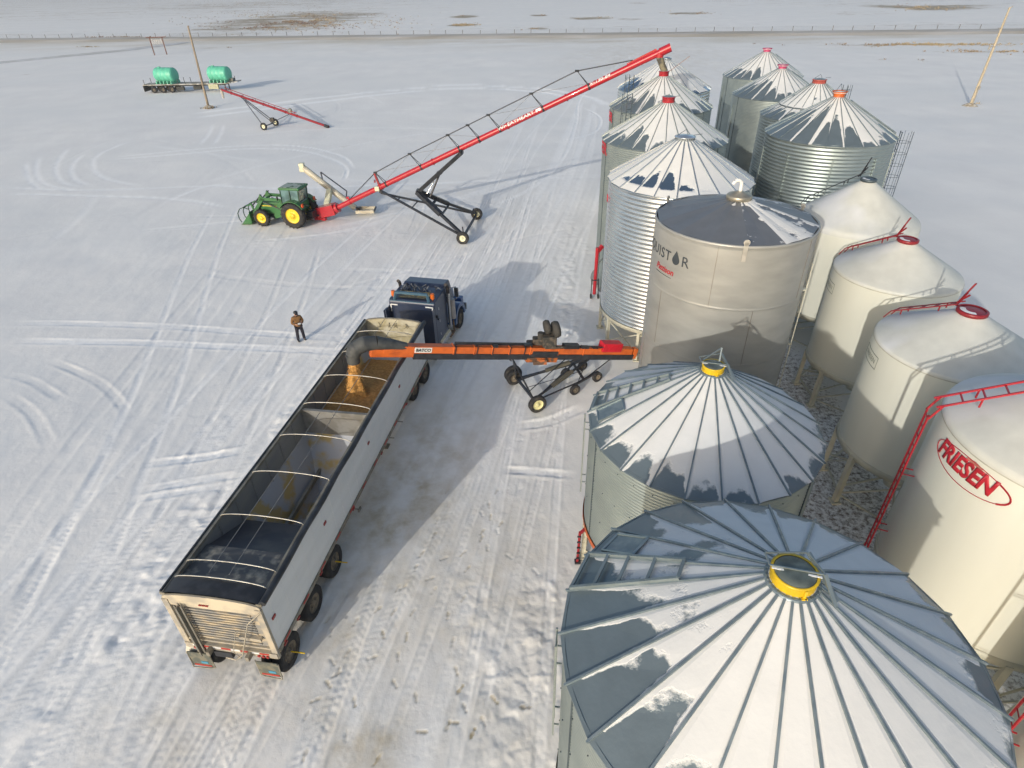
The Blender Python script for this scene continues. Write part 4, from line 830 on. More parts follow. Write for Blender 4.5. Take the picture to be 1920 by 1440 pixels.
for s in (-1,1):
    b=MB(); b.box((s*1.06,4.2,2.45),(.03,.62,.55)); b.build('side_window',glass,cab,bevel=.02)
    MB().box((s*1.06,4.2,1.75),(.03,.8,.75)).build('door_panel',blue,cab,bevel=.02)
    # front fender with arch
    b=MB(); P=[(5.42+.62*math.cos(R_(q)),.55+.62*math.sin(R_(q))) for q in range(0,181,15)]; O=[(5.42+.75*math.cos(R_(q)),.55+.80*math.sin(R_(q))) for q in range(180,-1,-15)]
    for i in range(12):
        a0,a1=R_(180-i*15),R_(165-i*15); f0=lambda a,k: (5.42+k*math.cos(a),.55+(k+.03)*math.sin(a))
        q=[f0(a0,.62),f0(a1,.62),f0(a1,.84),f0(a0,.84)]; b.prism(q,.62,lambda y,z,h,s=s: Vector((s*(1.22-h) if s>0 else -1.22+h,y,z)))
    fe=b.build('fender',blue,tk)
    MB().box((s*.85,6.2,1.15),(.5,.4,.5)).build('headlight_pod',blue,fe,bevel=.05)
    MB().box((s*.9,6.41,1.2),(.3,.04,.2)).build('headlight',chrome,fe,bevel=.02)
    wheel(tk,(s*1.08,5.42,.52),(s,0,0),.53,.28,.29,dust,n=32)
    for y in (0,-1.38):
        wheel(tk,(s*1.07,y,.52),(s,0,0),.53,.30,.29,dust,n=32); wheel(tk,(s*.76,y,.52),(s,0,0),.53,.28,.29,dust,n=20)
    # stack
    b=MB(); b.path([Vector((s*1.24,3.72,.9)),Vector((s*1.24,3.72,2.85))],.075,12); st=b.build('exhaust_stack',chrome,tk)
    b=MB(); b.path([Vector((s*1.24,3.72,2.8)),Vector((s*1.24,3.72,3.1)),Vector((s*1.24,3.64,3.24)),Vector((s*1.22,3.5,3.34))],.08,12); b.build('stack_tip',mat('burnt_pipe',(.05,.045,.045),.5,.5),st)
    MB().tube((s*1.30,4.0,1.3),(s*1.30,4.0,2.35),.15,16).build('air_cleaner',mat('polished_can',(.42,.40,.38),.35,.7),tk)
    b=MB(); b.path([Vector((s*1.0,4.45,2.7)),Vector((s*1.35,4.6,2.75)),Vector((s*1.35,4.6,2.1)),Vector((s*1.0,4.5,1.95))],.02,6); b.box((s*1.36,4.6,2.45),(.22,.06,.5)); b.build('mirror',chrome,cab)
    b=MB(); b.lathe([(.34,-.7),(.34,.7)],(s*.93,2.95,.62),(0,1,0),20); b.build('fuel_tank',chrome,tk); MB().box((s*1.0,1.6,.62),(.5,.55,.5)).build('step_box',railm,tk,bevel=.02)
    # beacons on the sleeper roof edge
    b=MB(); b.tube((s*.98,2.3,3.1),(s*.98,2.3,3.2),.05,10); b.tube((s*.98,2.3,3.18),(s*.98,2.3,3.40),.11,14,.09); b.build('amber_beacon',amber,tk)
# rear of sleeper: fins either side, white corner marks, grab handle, rack over the roof
b=MB(); b.beam((-1.13,1.78,1.2),(-1.13,1.78,2.75),.04,.5,(0,1,0)); b.beam((-1.22,1.7,.9),(-1.22,1.7,2.7),.04,.35,(0,1,0)); b.box((1.13,1.85,1.85),(.04,.35,1.9)); b.build('side_fairing',navy,slp)
b=MB(); 
for s in (-1,1): b.box((s*.88,2.0,2.83),(.36,.02,.055)); b.box((s*1.04,2.0,2.66),(.055,.02,.40))
b.build('corner_marks',tapeW,slp)
b=MB(); b.path([Vector((-.15,2.0,2.1)),Vector((-.1,1.93,2.02)),Vector((.2,1.93,2.02)),Vector((.26,2.0,2.1))],.015,5); b.build('grab_handle',chrome,slp)
b=MB(); b.beam((-.86,2.06,3.06),(-.78,2.14,3.42),.10,.09); b.beam((.86,2.06,3.06),(.78,2.14,3.42),.10,.09); b.beam((-.80,2.13,3.42),(.80,2.13,3.42),.13,.10); b.beam((-1.1,2.05,3.02),(1.1,2.05,3.02),.04,.04); b.build('roof_rack_frame',mat('steel_blue_paint',(.06,.13,.19),.4),slp)
b=MB(); b.add([Vector((-.75,2.55,3.12)),Vector((.75,2.55,3.12)),Vector((.75,2.2,3.15)),Vector((-.75,2.2,3.15)),Vector((-.75,2.6,3.3)),Vector((.75,2.6,3.3))],[(0,1,2,3),(0,4,5,1)]); b.build('mesh_tray',mat('straw_dust',(.28,.24,.12),.9,0,(.10,.10,.08),6,.4,.55),slp)
b=MB(); q=random.Random(8)
for i in range(26): x=q.uniform(-.85,.85); y=q.uniform(2.7,3.5); b.path([Vector((x,y,3.12)),Vector((x+q.uniform(-.12,.12),y+q.uniform(-.1,.1),3.22+q.uniform(0,.12))),Vector((x+q.uniform(-.3,.3),y+q.uniform(-.2,.2),3.16))],.025,5)
b.build('coiled_chains',mat('chain_metal',(.16,.17,.19),.4,.8),slp)
b=MB(); 
for z in (2.55,1.9,1.2): b.box((1.16,2.5,z),(.01,.03,.14))
b.build('side_marks',tapeW,slp)
b=MB(); b.tube((1.16,2.15,2.3),(1.22,2.15,2.3),.07,10); b.tube((1.16,2.3,2.1),(1.2,2.3,2.1),.05,8); b.build('work_lamp',blk,slp)
b=MB(); b.box((-.4,1.8,.85),(.09,9.0,.22)); b.box((.4,1.8,.85),(.09,9.0,.22)); b.box((0,-.7,1.05),(.9,.9,.08)); b.tube((-1,0,.52),(1,0,.52),.07); b.tube((-1,-1.38,.52),(1,-1.38,.52),.07); b.tube((-1,5.42,.52),(1,5.42,.52),.05); b.build('chassis',blk,tk)
b=MB(); b.box((0,6.72,.62),(2.3,.12,.4)); b.build('front_bumper',chrome,tk,bevel=.03)
MB().box((1.15,4.42,.62),(.05,.1,.6)).build('cab_step',mat('rusty_step',(.20,.13,.08),.8),tk); MB().box((1.1,3.9,.42),(.36,.7,.05)).build('cab_step',MATS['rusty_step'],tk)
# ------------------------------------------------------------------ orange belt conveyor filling the trailer
DC=(Vector((-5.0,19.85,3.55))-Vector((5.75,24.15,.55))); LC=DC.length; dc=DC.normalized(); c0=Vector((5.75,24.15,.55))
cv=thing('belt_conveyor','orange and black belt conveyor reaching from the ribbed bin over the trailer','conveyor',(.6,21.75,0)); O=cv.location
side=Vector((-dc.y,dc.x,0)).normalized(); upc=dc.cross(side).normalized(); upc= upc if upc.z>0 else -upc
K=lambda t,s,u: c0+dc*t+side*s+upc*u
def cb(o,t0,t1,s,u,w_,h_,): return o.beam(K(t0,s,u),K(t1,s,u),w_,h_,upc)
b=MB(O); cb(b,.2,LC,0,.30,.34,.30); 
for t in (2.9,4.2,5.6,6.6,7.4,8.2,9.1): cb(b,t,t+.04,0,.30,.40,.36)
tubeo=b.build('conveyor_tube',ora,cv,bevel=.04)
b=MB(O); cb(b,.1,LC-1.2,0,.02,.36,.26); b.build('return_belt_cover',blk,cv)
b=MB(O); cb(b,LC-1.25,LC+.5,0,.12,.30,.34); b.build('head_section',ora,cv,bevel=.05)
b=MB(O)
P=[K(LC-.9,0,.36),K(LC-.3,0,.46),K(LC+.3,0,.52),K(LC+.75,0,.46),K(LC+1.05,0,.26),K(LC+1.12,.0,-.05)]
rr=[.17,.22,.27,.30,.29,.27]
for i in range(len(P)-1): b.tube(P[i],P[i+1],rr[i],16,rr[i+1])
sph=P[-1]; b.sphere(P[3],.30,14); b.sphere(P[4],.29,14); b.tube(sph+Vector((0,0,.1)),sph+Vector((0,0,-.30)),.27,16,.24); b.build('rubber_spout',mat('spout_rubber',(.045,.05,.055),.6,0,(.08,.085,.085),2),cv)
b=MB(O); cb(b,5.9,9.05,-.05,.53,.07,.10); 
for t in (5.9,6.6,7.4,8.1,9.05): b.beam(K(t,-.05,.5),K(t,.19,.46),.04,.03); b.beam(K(t,.19,.46),K(t,.19,.15),.04,.03)
b.build('hydraulic_line',blk,cv); b=MB(O); b.beam(K(7.35,.05,.48),K(6.2,-.25,-.4),.05,.05); b.tube(K(7.4,.12,.5),K(7.2,.12,.5),.08,10); b.build('lift_link',blk,cv)
b=MB(O); cb(b,4.2,5.7,.05,-.12,.3,.22); b.box(K(5.0,.1,-.2),(.6,.3,.25)); b.build('drive_housing',mat('orange_dirty',(.42,.12,.03),.6,0,(.10,.06,.04),4,.45,.55),cv)
# engine
b=MB(O); e=K(4.75,.0,.80); 
b.box(e,(.62,.55,.5)); b.box(e+Vector((-.5,.05,-.08)),(.45,.4,.3)); b.box(e+Vector((-.85,.0,-.16)),(.3,.3,.2)); b.box(e+Vector((.2,-.2,-.3)),(.9,.12,.12)); en=b.build('engine',mat('sooty_engine',(.035,.036,.033),.7,.2,(.11,.09,.07),7,.45,.6),cv,bevel=.05)
b=MB(O); b.lathe([(.05,-.16),(.34,-.13),(.38,0),(.34,.13),(.05,.16)],e+Vector((.28,.05,.46)),(1,.25,.1),20); b.lathe([(.05,-.14),(.28,-.11),(.32,0),(.28,.11),(.05,.14)],e+Vector((-.1,.12,.55)),(1,.25,.1),18); b.lathe([(.13,0),(.13,.3)],e+Vector((-.38,0,.05)),(0,0,1),12); b.build('air_filter',mat('sooty_filter',(.05,.048,.044),.8),en)
b=MB(O); cb(b,3.2,4.0,.05,.52,.3,.2); cb(b,2.7,3.1,.1,.5,.2,.12); cb(b,2.2,2.5,.12,.5,.16,.1); cb(b,4.2,5.5,.17,.22,.06,.16); cb(b,5.5,5.9,-.05,.5,.22,.12); b.build('battery_box',blk,cv,bevel=.03)
b=MB(O); pr=[K(3.2,.2,.6),K(2.9,.22,.62),K(2.3,.25,.60),K(1.6,.24,.5)]; b.path(pr,.03,6); P=[K(2.6+.25*math.cos(a),-.2,.1+.25*math.sin(a)) for a in np.linspace(0,5,12)]; b.path(P,.013,5); b.path([K(2.1,.2,.5),K(1.9,0,.62),K(1.7,-.15,.35),K(1.9,-.2,.1)],.012,5); b.build('hose',blk,cv)
b=MB(O); cb(b,.95,2.0,.05,.54,.46,.42); b.build('red_guard',mat('bright_red_guard',(.58,.012,.03),.45),cv,bevel=.03)
b=MB(O); cb(b,-.12,.1,0,.18,.3,.52); b.beam(K(1.55,-.2,.1),K(1.7,-.2,.1),.1,.3); b.build('tail_end',ora,cv,bevel=.03)
# undercarriage
axa=Vector((1.02,20.80,.40)); axb=Vector((.10,23.0,.40)); axd=(axb-axa).normalized()
bk=lambda a,b_,w_,n_='frame': None
und=MB(O); und.beam(axa,axb,.10,.10)
for p in (axa.lerp(axb,.12),axa.lerp(axb,.88)):
    und.beam(p,K(6.35,-.1 if p.y<22 else .1,-.08),.055,.055)
mid=Vector((2.85,23.3,.75)); 
und.beam(axa.lerp(axb,.06),mid,.07,.07); und.beam(axa.lerp(axb,.85),mid,.09,.09); und.beam(axa.lerp(axb,.8),K(3.0,.1,-.1),.08,.08); und.beam(axa.lerp(axb,.1),K(2.2,-.1,-.1),.08,.08)
fa=Vector((2.82,21.95,.5)); fb=Vector((3.95,22.95,.5)); und.beam(fa,fb,.09,.09); fm=fa.lerp(fb,.35); und.beam(axa.lerp(axb,.05)+Vector((.1,0,.05)),fm,.05,.05); und.beam(mid,fm+Vector((0,0,.05)),.09,.09); und.beam(mid,K(2.4,0,-.1),.09,.09); und.beam(fm,K(.9,-.1,.0),.035,.035); und.beam(fm+Vector((-.3,-.3,0)),K(2.4,-.1,.0),.035,.035); und.beam(axa.lerp(axb,.35),K(3.4,-.1,0),.03,.03); und.beam(axa.lerp(axb,.5),mid+Vector((.4,-.6,0)),.02,.02)
und.build('undercarriage',blk,cv)
b=MB(O); b.beam(axa.lerp(axb,.8).lerp(K(3.0,.1,-.1),.45),axa.lerp(axb,.8).lerp(K(3.0,.1,-.1),.85),.15,.14); b.beam(axa.lerp(axb,.1).lerp(K(2.2,-.1,-.1),.3),axa.lerp(axb,.1).lerp(K(2.2,-.1,-.1),.65),.15,.14); b.build('drive_motor_cover',mat('grimy_cover',(.10,.095,.075),.8),cv)
wheel(cv,axa+axd*-.12,axd,.40,.24,.24,mat('pale_yellow_rim',(.72,.68,.36),.5),n=28); wheel(cv,axb+axd*.10,axd,.42,.24,.24,dust,n=28)
wheel(cv,axb+axd*-.25+Vector((-.1,0,0)),axd,.36,.2,.2,dust,n=20)
for p in (fa,fb):
    q=p+Vector((0,0,-.23)); wheel(cv,(q.x-.02,q.y-.05,.25),(.45,-.9,0),.25,.16,.13,dust,n=20); MB(O).beam(p,Vector((p.x,p.y,.3)),.06,.05).build('caster_fork',blk,cv)
for p in (mid+Vector((-.35,-.1,0)),mid+Vector((.5,.5,0))): wheel(cv,(p.x,p.y,.30),(.45,-.9,0),.25,.16,.13,dust,n=18); MB(O).beam(Vector((p.x,p.y,.8)),Vector((p.x,p.y,.3)),.05,.05).build('caster_fork',blk,cv)
# fix: children built with offset O already; wheels were built in world space
for o in cv.children:
    if o.name.startswith('wheel'): o.location=-O
# BATCO plate on the near side face
sf=-1
q0=K(10.4,.19,.31)
text('BATCO','lettering',blk_txt,cv,1,lambda x,y,z: q0-dc*x+upc*y+side*(.012+z)-O,width=.60,bold=.03)
b=MB(O); b.beam(K(10.05,.18,.31),K(10.75,.18,.31),.012,.22,upc); b.build('name_plate',white,cv)
# falling grain
sp=P_=None; g0=sph+Vector((0,0,-.28)); gl=Vector(tr.location)+Matrix.Rotation(-R_(9.5),3,'Z')@Vector((ppx,ppy,2.2))
b=MB(); n=18; vs=[];fs=[]; q=random.Random(4); M=34
for i in range(M+1):
    t=i/M; c=Vector((g0.x+(gl.x-g0.x)*t**.9,g0.y+(gl.y-g0.y)*t**.9,g0.z+(gl.z-g0.z)*t)); r_s=.14+.21*t+ .10*max(0,t-.85)/.15
    for k in range(n):
        a=2*math.pi*k/n; w_=1+.22*math.sin(a*3+t*2)+.16*math.sin(a*5-t*5)+q.uniform(-.10,.10); vs.append(c+Vector((math.cos(a)*r_s*w_,math.sin(a)*r_s*.75*w_,0)))
for i in range(M):
    for k in range(n): fs.append((i*n+k,i*n+(k+1)%n,(i+1)*n+(k+1)%n,(i+1)*n+k))
b.add(vs,fs,True)
for i in range(700):   # loose kernels round the stream
    t=q.random(); c=g0.lerp(gl,t); a=q.uniform(0,6.3); r_s=(.14+.2*t)*q.uniform(.8,1.5); p=c+Vector((math.cos(a)*r_s,math.sin(a)*r_s,0)); s_=q.uniform(.008,.016); b.add([p+Vector((s_,0,-s_)),p+Vector((-s_,s_,-s_)),p+Vector((-s_,-s_,-s_)),p+Vector((0,0,s_*1.5))],[(0,1,3),(1,2,3),(2,0,3),(0,2,1)])
o=b.build('grain_stream',mat('falling_grain',(.66,.35,.10),.9,0,(.50,.25,.065),12,.42,.6,bump=.8,bscale=30,stretch=(1,1,.25))); tag(o,'orange stream of grain falling from the conveyor spout','grain',kind='stuff')
# ------------------------------------------------------------------ tall red grain auger
A0=Vector((-14.2,46.4,.62)); B0=Vector((9.9,41.4,11.75)); au=thing('tall_grain_auger','tall red grain auger with black scissor lift, reaching up to the red lidded bin','grain auger',(-2.9,43.3,0)); O=au.location
ua=(B0-A0).normalized(); LA=(B0-A0).length; sa=Vector((-ua.y,ua.x,0)).normalized(); na=ua.cross(sa); na=na if na.z>0 else -na
AP=lambda t,s=0,h=0: A0.lerp(B0,t)+sa*s+na*h
b=MB(O); b.tube(AP(.0),AP(1.0),.195,20); 
for t in (.09,.20,.37,.51,.595,.755): b.tube(AP(t)-ua*.03,AP(t)+ua*.03,.24,16)
b.tube(AP(.985),AP(1.01),.25,16); tb=b.build('auger_tube',redp,au)
b=MB(O); pts=[AP(.985,0,.0),AP(.985,0,0)-Vector((0,0,.45))]; b.tube(AP(.985),AP(.985)-Vector((0,0,.26)),.24,14); b.beam(AP(.91,0,.2),AP(.98,0,.24),.10,.12); b.build('spout_hood',redp,au)
b=MB(O); st=AP(.985)-Vector((0,0,.24)); en_=Vector((9.87,41.27,10.62)); 
n=14; q=random.Random(3); vs=[];fs=[]
for i in range(13):
    t=i/12; c=st.lerp(en_,t); 
    for k in range(n): a=2*math.pi*k/n; r0_=.21+.02*q.uniform(-1,1)+.02*(i%2); vs.append(c+Vector((math.cos(a)*r0_,math.sin(a)*r0_,0)))
for i in range(12):
    for k in range(n): fs.append((i*n+k,i*n+(k+1)%n,(i+1)*n+(k+1)%n,(i+1)*n+k))
b.add(vs,fs,True); b.build('flexible_spout',mat('dusty_spout',(.20,.18,.12),.8,0,(.05,.05,.045),3.5,.42,.58),au)
# truss over the tube
tp=[.205,.322,.442,.502,.562,.682,.802]; HT=1.15
b=MB(O); top=[AP(.095,0,.2)]+[AP(t-.002,0,HT if i not in (0,) else 1.05) for i,t in enumerate(tp)]+[AP(.925,0,.28)]
for p,q_ in zip(top[:-1],top[1:]): b.tube(p,q_,.035,6)
b.build('truss_cable',blk,au)
for i,t in enumerate(tp):
    b=MB(O); h=HT if i else 1.05
    for s in (-1,1): b.beam(AP(t+.012,s*.2,.05),AP(t-.002,0,h),.035,.035)
    b.box(AP(t-.002,0,h),(.26,.12,.12)); b.tube(AP(t+.009),AP(t+.014),.205,14); b.build('truss_post',blk,au)
b=MB(O)
for i in (0,1,2,4,5): 
    j=i+1; b.tube(AP(tp[i]+.01,0,.2),AP(tp[j]-.002,0,HT),.012,5) if i not in (2,5) else None; b.tube(AP(tp[i]-.002,0,HT),AP(tp[j]+.01,0,.2),.012,5)
b.build('cross_cable',mat('cable_grey',(.25,.25,.25),.5,.3),au)
# winch bracket at the lower pivot
b=MB(O); b.beam(AP(.195,0,.1),AP(.20,0,1.05),.14,.14); b.beam(AP(.19,-.1,.5),AP(.185,.25,.55),.12,.12); b.build('winch_mount',redd,au)
b=MB(O); b.box(AP(.188,-.22,.02),(.34,.2,.34)); b.build('winch',rimw,au,bevel=.03); b=MB(O); b.box(AP(.09,-.1,.33),(.22,.16,.16)); b.build('control_box',redp,au)
W1=Vector((-3.2,40.95,.42)); W2=Vector((-2.45,45.7,.42)); wd=(W2-W1).normalized(); lp_=AP(.19,0,-.35); upv=AP(.452,0,-.30); kn=Vector((-6.45,43.75,2.85))
fr_=MB(O); 
for s,wp in ((-1,W1),(1,W2)):
    w_in=wp-wd*s*-.0; fr_.beam(lp_+sa*-s*.18,wp+Vector((-.12,0,.1)),.13,.13)
fr_.beam(lp_,AP(.19,0,-.1),.2,.25); fr_.beam(lp_.lerp(W1,.2),lp_.lerp(W2,.2),.07,.07); fr_.beam(lp_.lerp(W1,.38),lp_.lerp(W2,.38),.07,.07); fr_.build('lower_frame',blk,au)
b=MB(O); 
for wp in (W1,W2):
    k1=kn.lerp(wp,.5); b.beam(kn+(wp-kn).normalized()*-.1+Vector((0,(.22 if wp is W2 else -.22),0)),k1,.34,.30); b.beam(k1,wp+Vector((0,0,.12)),.20,.18)
b.beam(kn+Vector((0,-.3,0)),kn+Vector((0,.3,0)),.28,.28); b.beam(kn.lerp(W1,.3),kn.lerp(W2,.3),.14,.14); b.beam(kn.lerp(W1,.52),kn.lerp(W2,.52),.10,.12); b.build('scissor_lower_arm',blk,au)
b=MB(O)
for s in (-1,1): b.beam(kn+sa*s*.20,upv+sa*s*.16,.13,.26)
b.beam(upv+sa*.4,upv-sa*.4,.14,.2); b.beam(kn.lerp(upv,.5)+sa*.2,kn.lerp(upv,.5)-sa*.2,.3,.2); b.beam(upv-sa*.35,AP(.46,-.2,-.1),.1,.16); b.build('scissor_upper_arm',blk,au)
b=MB(O); b.tube(kn.lerp((W1+W2)/2,.22)+Vector((0,0,.1)),kn.lerp(upv,.52),.07,10); b.build('lift_cylinder',mat('cylinder_black',(.03,.03,.035),.3,.3),au); b=MB(O); b.tube(kn.lerp((W1+W2)/2,.10)+Vector((.25,0,.1)),kn.lerp(upv,.28)+Vector((.28,0,0)),.035,8); b.build('cylinder_rod',chrome,au)
b=MB(O); b.beam(W1,W2,.14,.14); b.beam(W1+wd*.15+Vector((0,0,-.0)),W1+wd*.4+Vector((-.1,0,.6)),.08,.08); b.beam(W2-wd*.15,W2-wd*.4+Vector((-.1,0,.6)),.08,.08); b.build('axle',blk,au)
for wp,s in ((W1,-1),(W2,1)):
    w_=wheel(au,wp+wd*s*.22-O,wd,.44,.28,.23,rimw,n=28)
# boot, gearbox and intake
b=MB(O); b.beam(Vector((-14.9,46.55,.62)),AP(.035),.85,.8); b.tube(AP(0),AP(.045),.36,16); b.beam(Vector((-15.3,46.65,.45)),Vector((-14.8,46.5,.5)),.4,.45); b.beam(Vector((-15.5,46.5,.25)),Vector((-14.2,46.1,.25)),.3,.22); b.build('boot',redp,au,bevel=.05)
b=MB(O); b.tube(Vector((-15.3,46.6,.75)),Vector((-16.15,46.5,.85)),.06,10); b.build('drive_shaft',blk,au)
wr=G(950,238) if 0 else None
def tube_fn(t0,r_,sgn=-1,el=0):
    # letters on the near flank of the sloping tube
    def f(x,y,z):
        a=y*.72/r_+R_(el); c=A0.lerp(B0,t0)+ua*x; return c+(-sa*sgn*-1 if 0 else sdir)*(math.cos(a)*(r_+.008+z))+na*(math.sin(a)*(r_+.008+z))-O
    return f
sdir=-sa if sa.y>0 else sa
f=tube_fn(.62,.2,el=22)
text('WHEATHEART','lettering',white,au,1,f,width=2.75,bold=.03,shear=.0)
b=MB(O); f_=tube_fn(.62,.2,el=22); f8=tube_fn(.842,.2,el=35)
text('X-130-84','lettering',white,au,1,f8,width=1.45,bold=.03,shear=.2)
b=MB(); P_=[f_(x_,y_,.012) for x_,y_ in ((1.5,-.11),(1.62,-.11),(1.62,.04),(1.72,-.11),(1.86,-.11),(1.86,.13),(1.5,.13))]
b.add(P_,[tuple(range(len(P_)))]); b.build('small_emblem',white,au)
# white swing hopper auger lying beside the boot
sw=thing('swing_hopper_auger','cream slanted swing hopper auger standing between the tractor and the tall red auger','grain auger',(-12.6,48.6,0)); O=sw.location
hl=Vector((-12.35,48.3,.35)); ht=Vector((-16.0,48.6,3.55)); b=MB(O); b.tube(hl,ht,.25,18); b.build('auger_tube',mat('cream_metal',(.60,.56,.45),.4,.1,(.40,.36,.28),1.2,.4,.7),sw)
b=MB(O); b.box(ht+Vector((-.06,-.02,.03)),(.42,.45,.66)); b.build('head_box',rimw,sw,bevel=.06)
b=MB(O); b.beam(Vector((-14.25,46.9,.9)),hl.lerp(ht,.52)+Vector((.1,-.18,-.15)),.42,.42); b.build('support_post',rimw,sw,bevel=.05)
b=MB(O); b.path([hl.lerp(ht,.62)+Vector((0,0,.2)),hl.lerp(ht,.66)+Vector((.1,0,.75)),hl.lerp(ht,.2)+Vector((.25,0,.72)),hl.lerp(ht,.2)+Vector((.1,0,.15))],.05,8); b.build('lift_hose',mat('dark_blue_bar',(.025,.03,.05),.5),sw)
b=MB(O); hb=hl+Vector((.55,-.35,-.1)); b.box(hb+Vector((.35,-.1,-.02)),(1.5,.9,.1)); b.beam(hb+Vector((-.4,.4,.1)),hb+Vector((1.1,.3,.1)),.06,.25); b.beam(hb+Vector((-.4,-.5,.06)),hb+Vector((1.1,-.5,.06)),.06,.2); b.build('intake_hopper',MATS['cream_metal'],sw); b=MB(O); b.beam(hb+Vector((1.12,-.55,.1)),hb+Vector((1.12,.35,.16)),.1,.1); b.box(hb+Vector((-.3,.1,.12)),(.3,.25,.25)); b.build('hopper_bumper',blk,sw)
# ------------------------------------------------------------------ green loader tractor
grn=mat('tractor_green',(.03,.14,.04),.45,0,(.05,.13,.05),3,.45,.65); grd=mat('dark_green',(.012,.05,.02),.45); tyel=mat('wheel_yellow',(.80,.58,.03),.35,0,(.70,.48,.03),4)
hd=math.atan2(.55,-2.76); tt_=thing('farm_tractor','green tractor with yellow wheels and front loader, joined to the tall red auger','tractor',(-16.06+.0,44.85+1.05,0),hd)
# local: +X forward, +Y to its right-hand... left side is -Y here after rotation (towards the camera is +Y)
NS=1 # near side is +Y in local frame when heading -X
for s in (1,-1):
    wheel(tt_,(0,s*1.0,.97),(0,s,0),.93,.50,.56,tyel,lugs=20,n=36,dish=.2)
    wheel(tt_,(2.75,s*.9,.66),(0,s,0),.62,.38,.38,tyel,lugs=16,n=32,dish=.6)
b=MB(); b.prism([(-.3,.75),(-.3,1.2),(.9,1.25),(1.0,1.75),(3.15,1.62),(3.3,1.45),(3.3,.95),(2.2,.8)],.78,lambda x,z,h: Vector((x,-.39+h,z))); hood_=b.build('hood',grn,tt_,bevel=.05)
MB().box((3.31,0,1.2),(.04,.62,.45)).build('grille',blk,hood_); 
for s in (-1,1): MB().box((2.1,s*.395,1.42),(1.5,.012,.05)).build('yellow_stripe',tyel,hood_)
b=MB(); b.box((1.6,0,.75),(2.9,.5,.4)); b.tube((2.75,-.85,.66),(2.75,.85,.66),.1); b.tube((0,-.95,.97),(0,.95,.97),.16); b.build('chassis',blk,tt_)
# cab: green base, roof, posts, glass
b=MB(); b.prism([(-.55,1.15),(-.55,1.75),(.15,1.75),(.35,1.15),(.95,1.0),(.95,.8),(-.3,.8)],1.36,lambda x,z,h: Vector((x,-.68+h,z))); cb_=b.build('cab_base',grn,tt_,bevel=.03)
b=MB(); b.prism([(-.45,1.3),(-.6,2.75),(.85,2.75),(.98,1.05),(.3,1.2)],1.34,lambda x,z,h: Vector((x,-.67+h,z))); gl_=b.build('cab_glass',mat('cab_glass',(.05,.10,.10),.06,0,(.12,.22,.22),1.2,.4,.6,coat=1.),tt_)
b=MB()
for s in (-1,1):
    b.beam((-.45,s*.68,1.2),(-.6,s*.68,2.78),.07,.07); b.beam((.98,s*.68,.9),(.86,s*.68,2.78),.06,.06); b.beam((.18,s*.68,1.3),(.12,s*.68,2.78),.09,.05)
b.beam((-.6,-.68,2.72),(-.6,.68,2.72),.06,.06); b.beam((-.53,-.68,1.9),(-.53,.68,1.9),.05,.05); b.build('cab_pillars',grd,tt_)
b=MB(); b.box((.12,0,2.84),(1.72,1.55,.17)); rf=b.build('cab_roof',grn,tt_,bevel=.07); b=MB(); b.box((.15,0,2.935),(1.45,1.3,.02)); b.build('roof_frost',mat('frosty_green',(.30,.36,.33),.8,0,(.05,.11,.06),3.2,.52,.60),rf)
for s in (-1,1):
    b=MB()
    for i in range(7):
        a0,a1=R_(150-i*17),R_(133-i*17); q_=[(1.05*math.cos(a0),.97+1.05*math.sin(a0)),(1.05*math.cos(a1),.97+1.05*math.sin(a1)),(1.10*math.cos(a1),.97+1.10*math.sin(a1)),(1.10*math.cos(a0),.97+1.10*math.sin(a0))]
        b.prism(q_,.52,lambda x,z,h,s=s: Vector((x,s*.70+s*h,z)))
    fe=b.build('fender',grn,tt_); MB().box((-.88,s*.98,1.72),(.08,.22,.26)).build('warning_lamp',mat('orange_lamp',(.75,.10,.02),.4),fe)
# loader
for s in (-1,1):
    b=MB(); b.beam((1.15,s*.55,1.95),(2.6,s*.55,2.0),.10,.22,(0,0,1)); b.beam((2.55,s*.55,2.05),(3.65,s*.55,.75),.10,.24); b.box((1.15,s*.52,1.35),(.22,.1,1.3)); b.beam((1.2,s*.52,.8),(1.9,s*.45,.6),.12,.25); b.prism([(1.0,.9),(1.6,.55),(1.9,.75),(1.35,1.75),(1.0,1.75)],.08,lambda x,z,h,s=s: Vector((x,s*.5+h,z))); b.prism([(2.35,1.9),(2.7,2.35),(2.95,1.85)],.1,lambda x,z,h,s=s: Vector((x,s*.5+h,z))); lo=b.build('loader_arm',grn,tt_)
    b=MB(); b.tube((2.6,s*.55,2.3),(3.55,s*.55,1.45),.05,8); b.tube((1.3,s*.6,1.3),(2.5,s*.6,1.75),.05,8); b.build('loader_cylinder',blk,lo)
b=MB(); b.tube((2.5,-.55,1.95),(2.5,.55,1.95),.05,8); b.tube((3.6,-.55,.8),(3.6,.55,.8),.06,8); b.build('loader_crossbar',grn,tt_)
b=MB(); ZZ=lambda x,z,h: Vector((x,-.95+h,z))
o1=[(3.72,1.05),(3.70,.25),(3.85,.08),(4.65,.04),(4.65,.08),(3.88,.14),(3.76,.3),(3.76,1.05)]
b.prism(o1,1.9,ZZ); b.prism([(3.72,1.0),(3.72,.1),(4.6,.05)],.03,ZZ); b.prism([(3.72,1.0),(3.72,.1),(4.6,.05)],.03,lambda x,z,h: Vector((x,.92+h,z))); b.build('loader_bucket',grn,tt_)
b=MB()
for yy in (-.75,0,.75):
    P=[Vector((3.75+.9*math.sin(a)*1.0,yy,1.15+.0+.45*math.cos(a)-.45+ (0))) for a in np.linspace(.2,2.4,8)]
    P=[Vector((3.8,yy,1.2)),Vector((4.2,yy,1.35)),Vector((4.6,yy,1.2)),Vector((4.85,yy,.85)),Vector((4.85,yy,.45)),Vector((4.7,yy,.15))]
    b.path(P,.035,6)
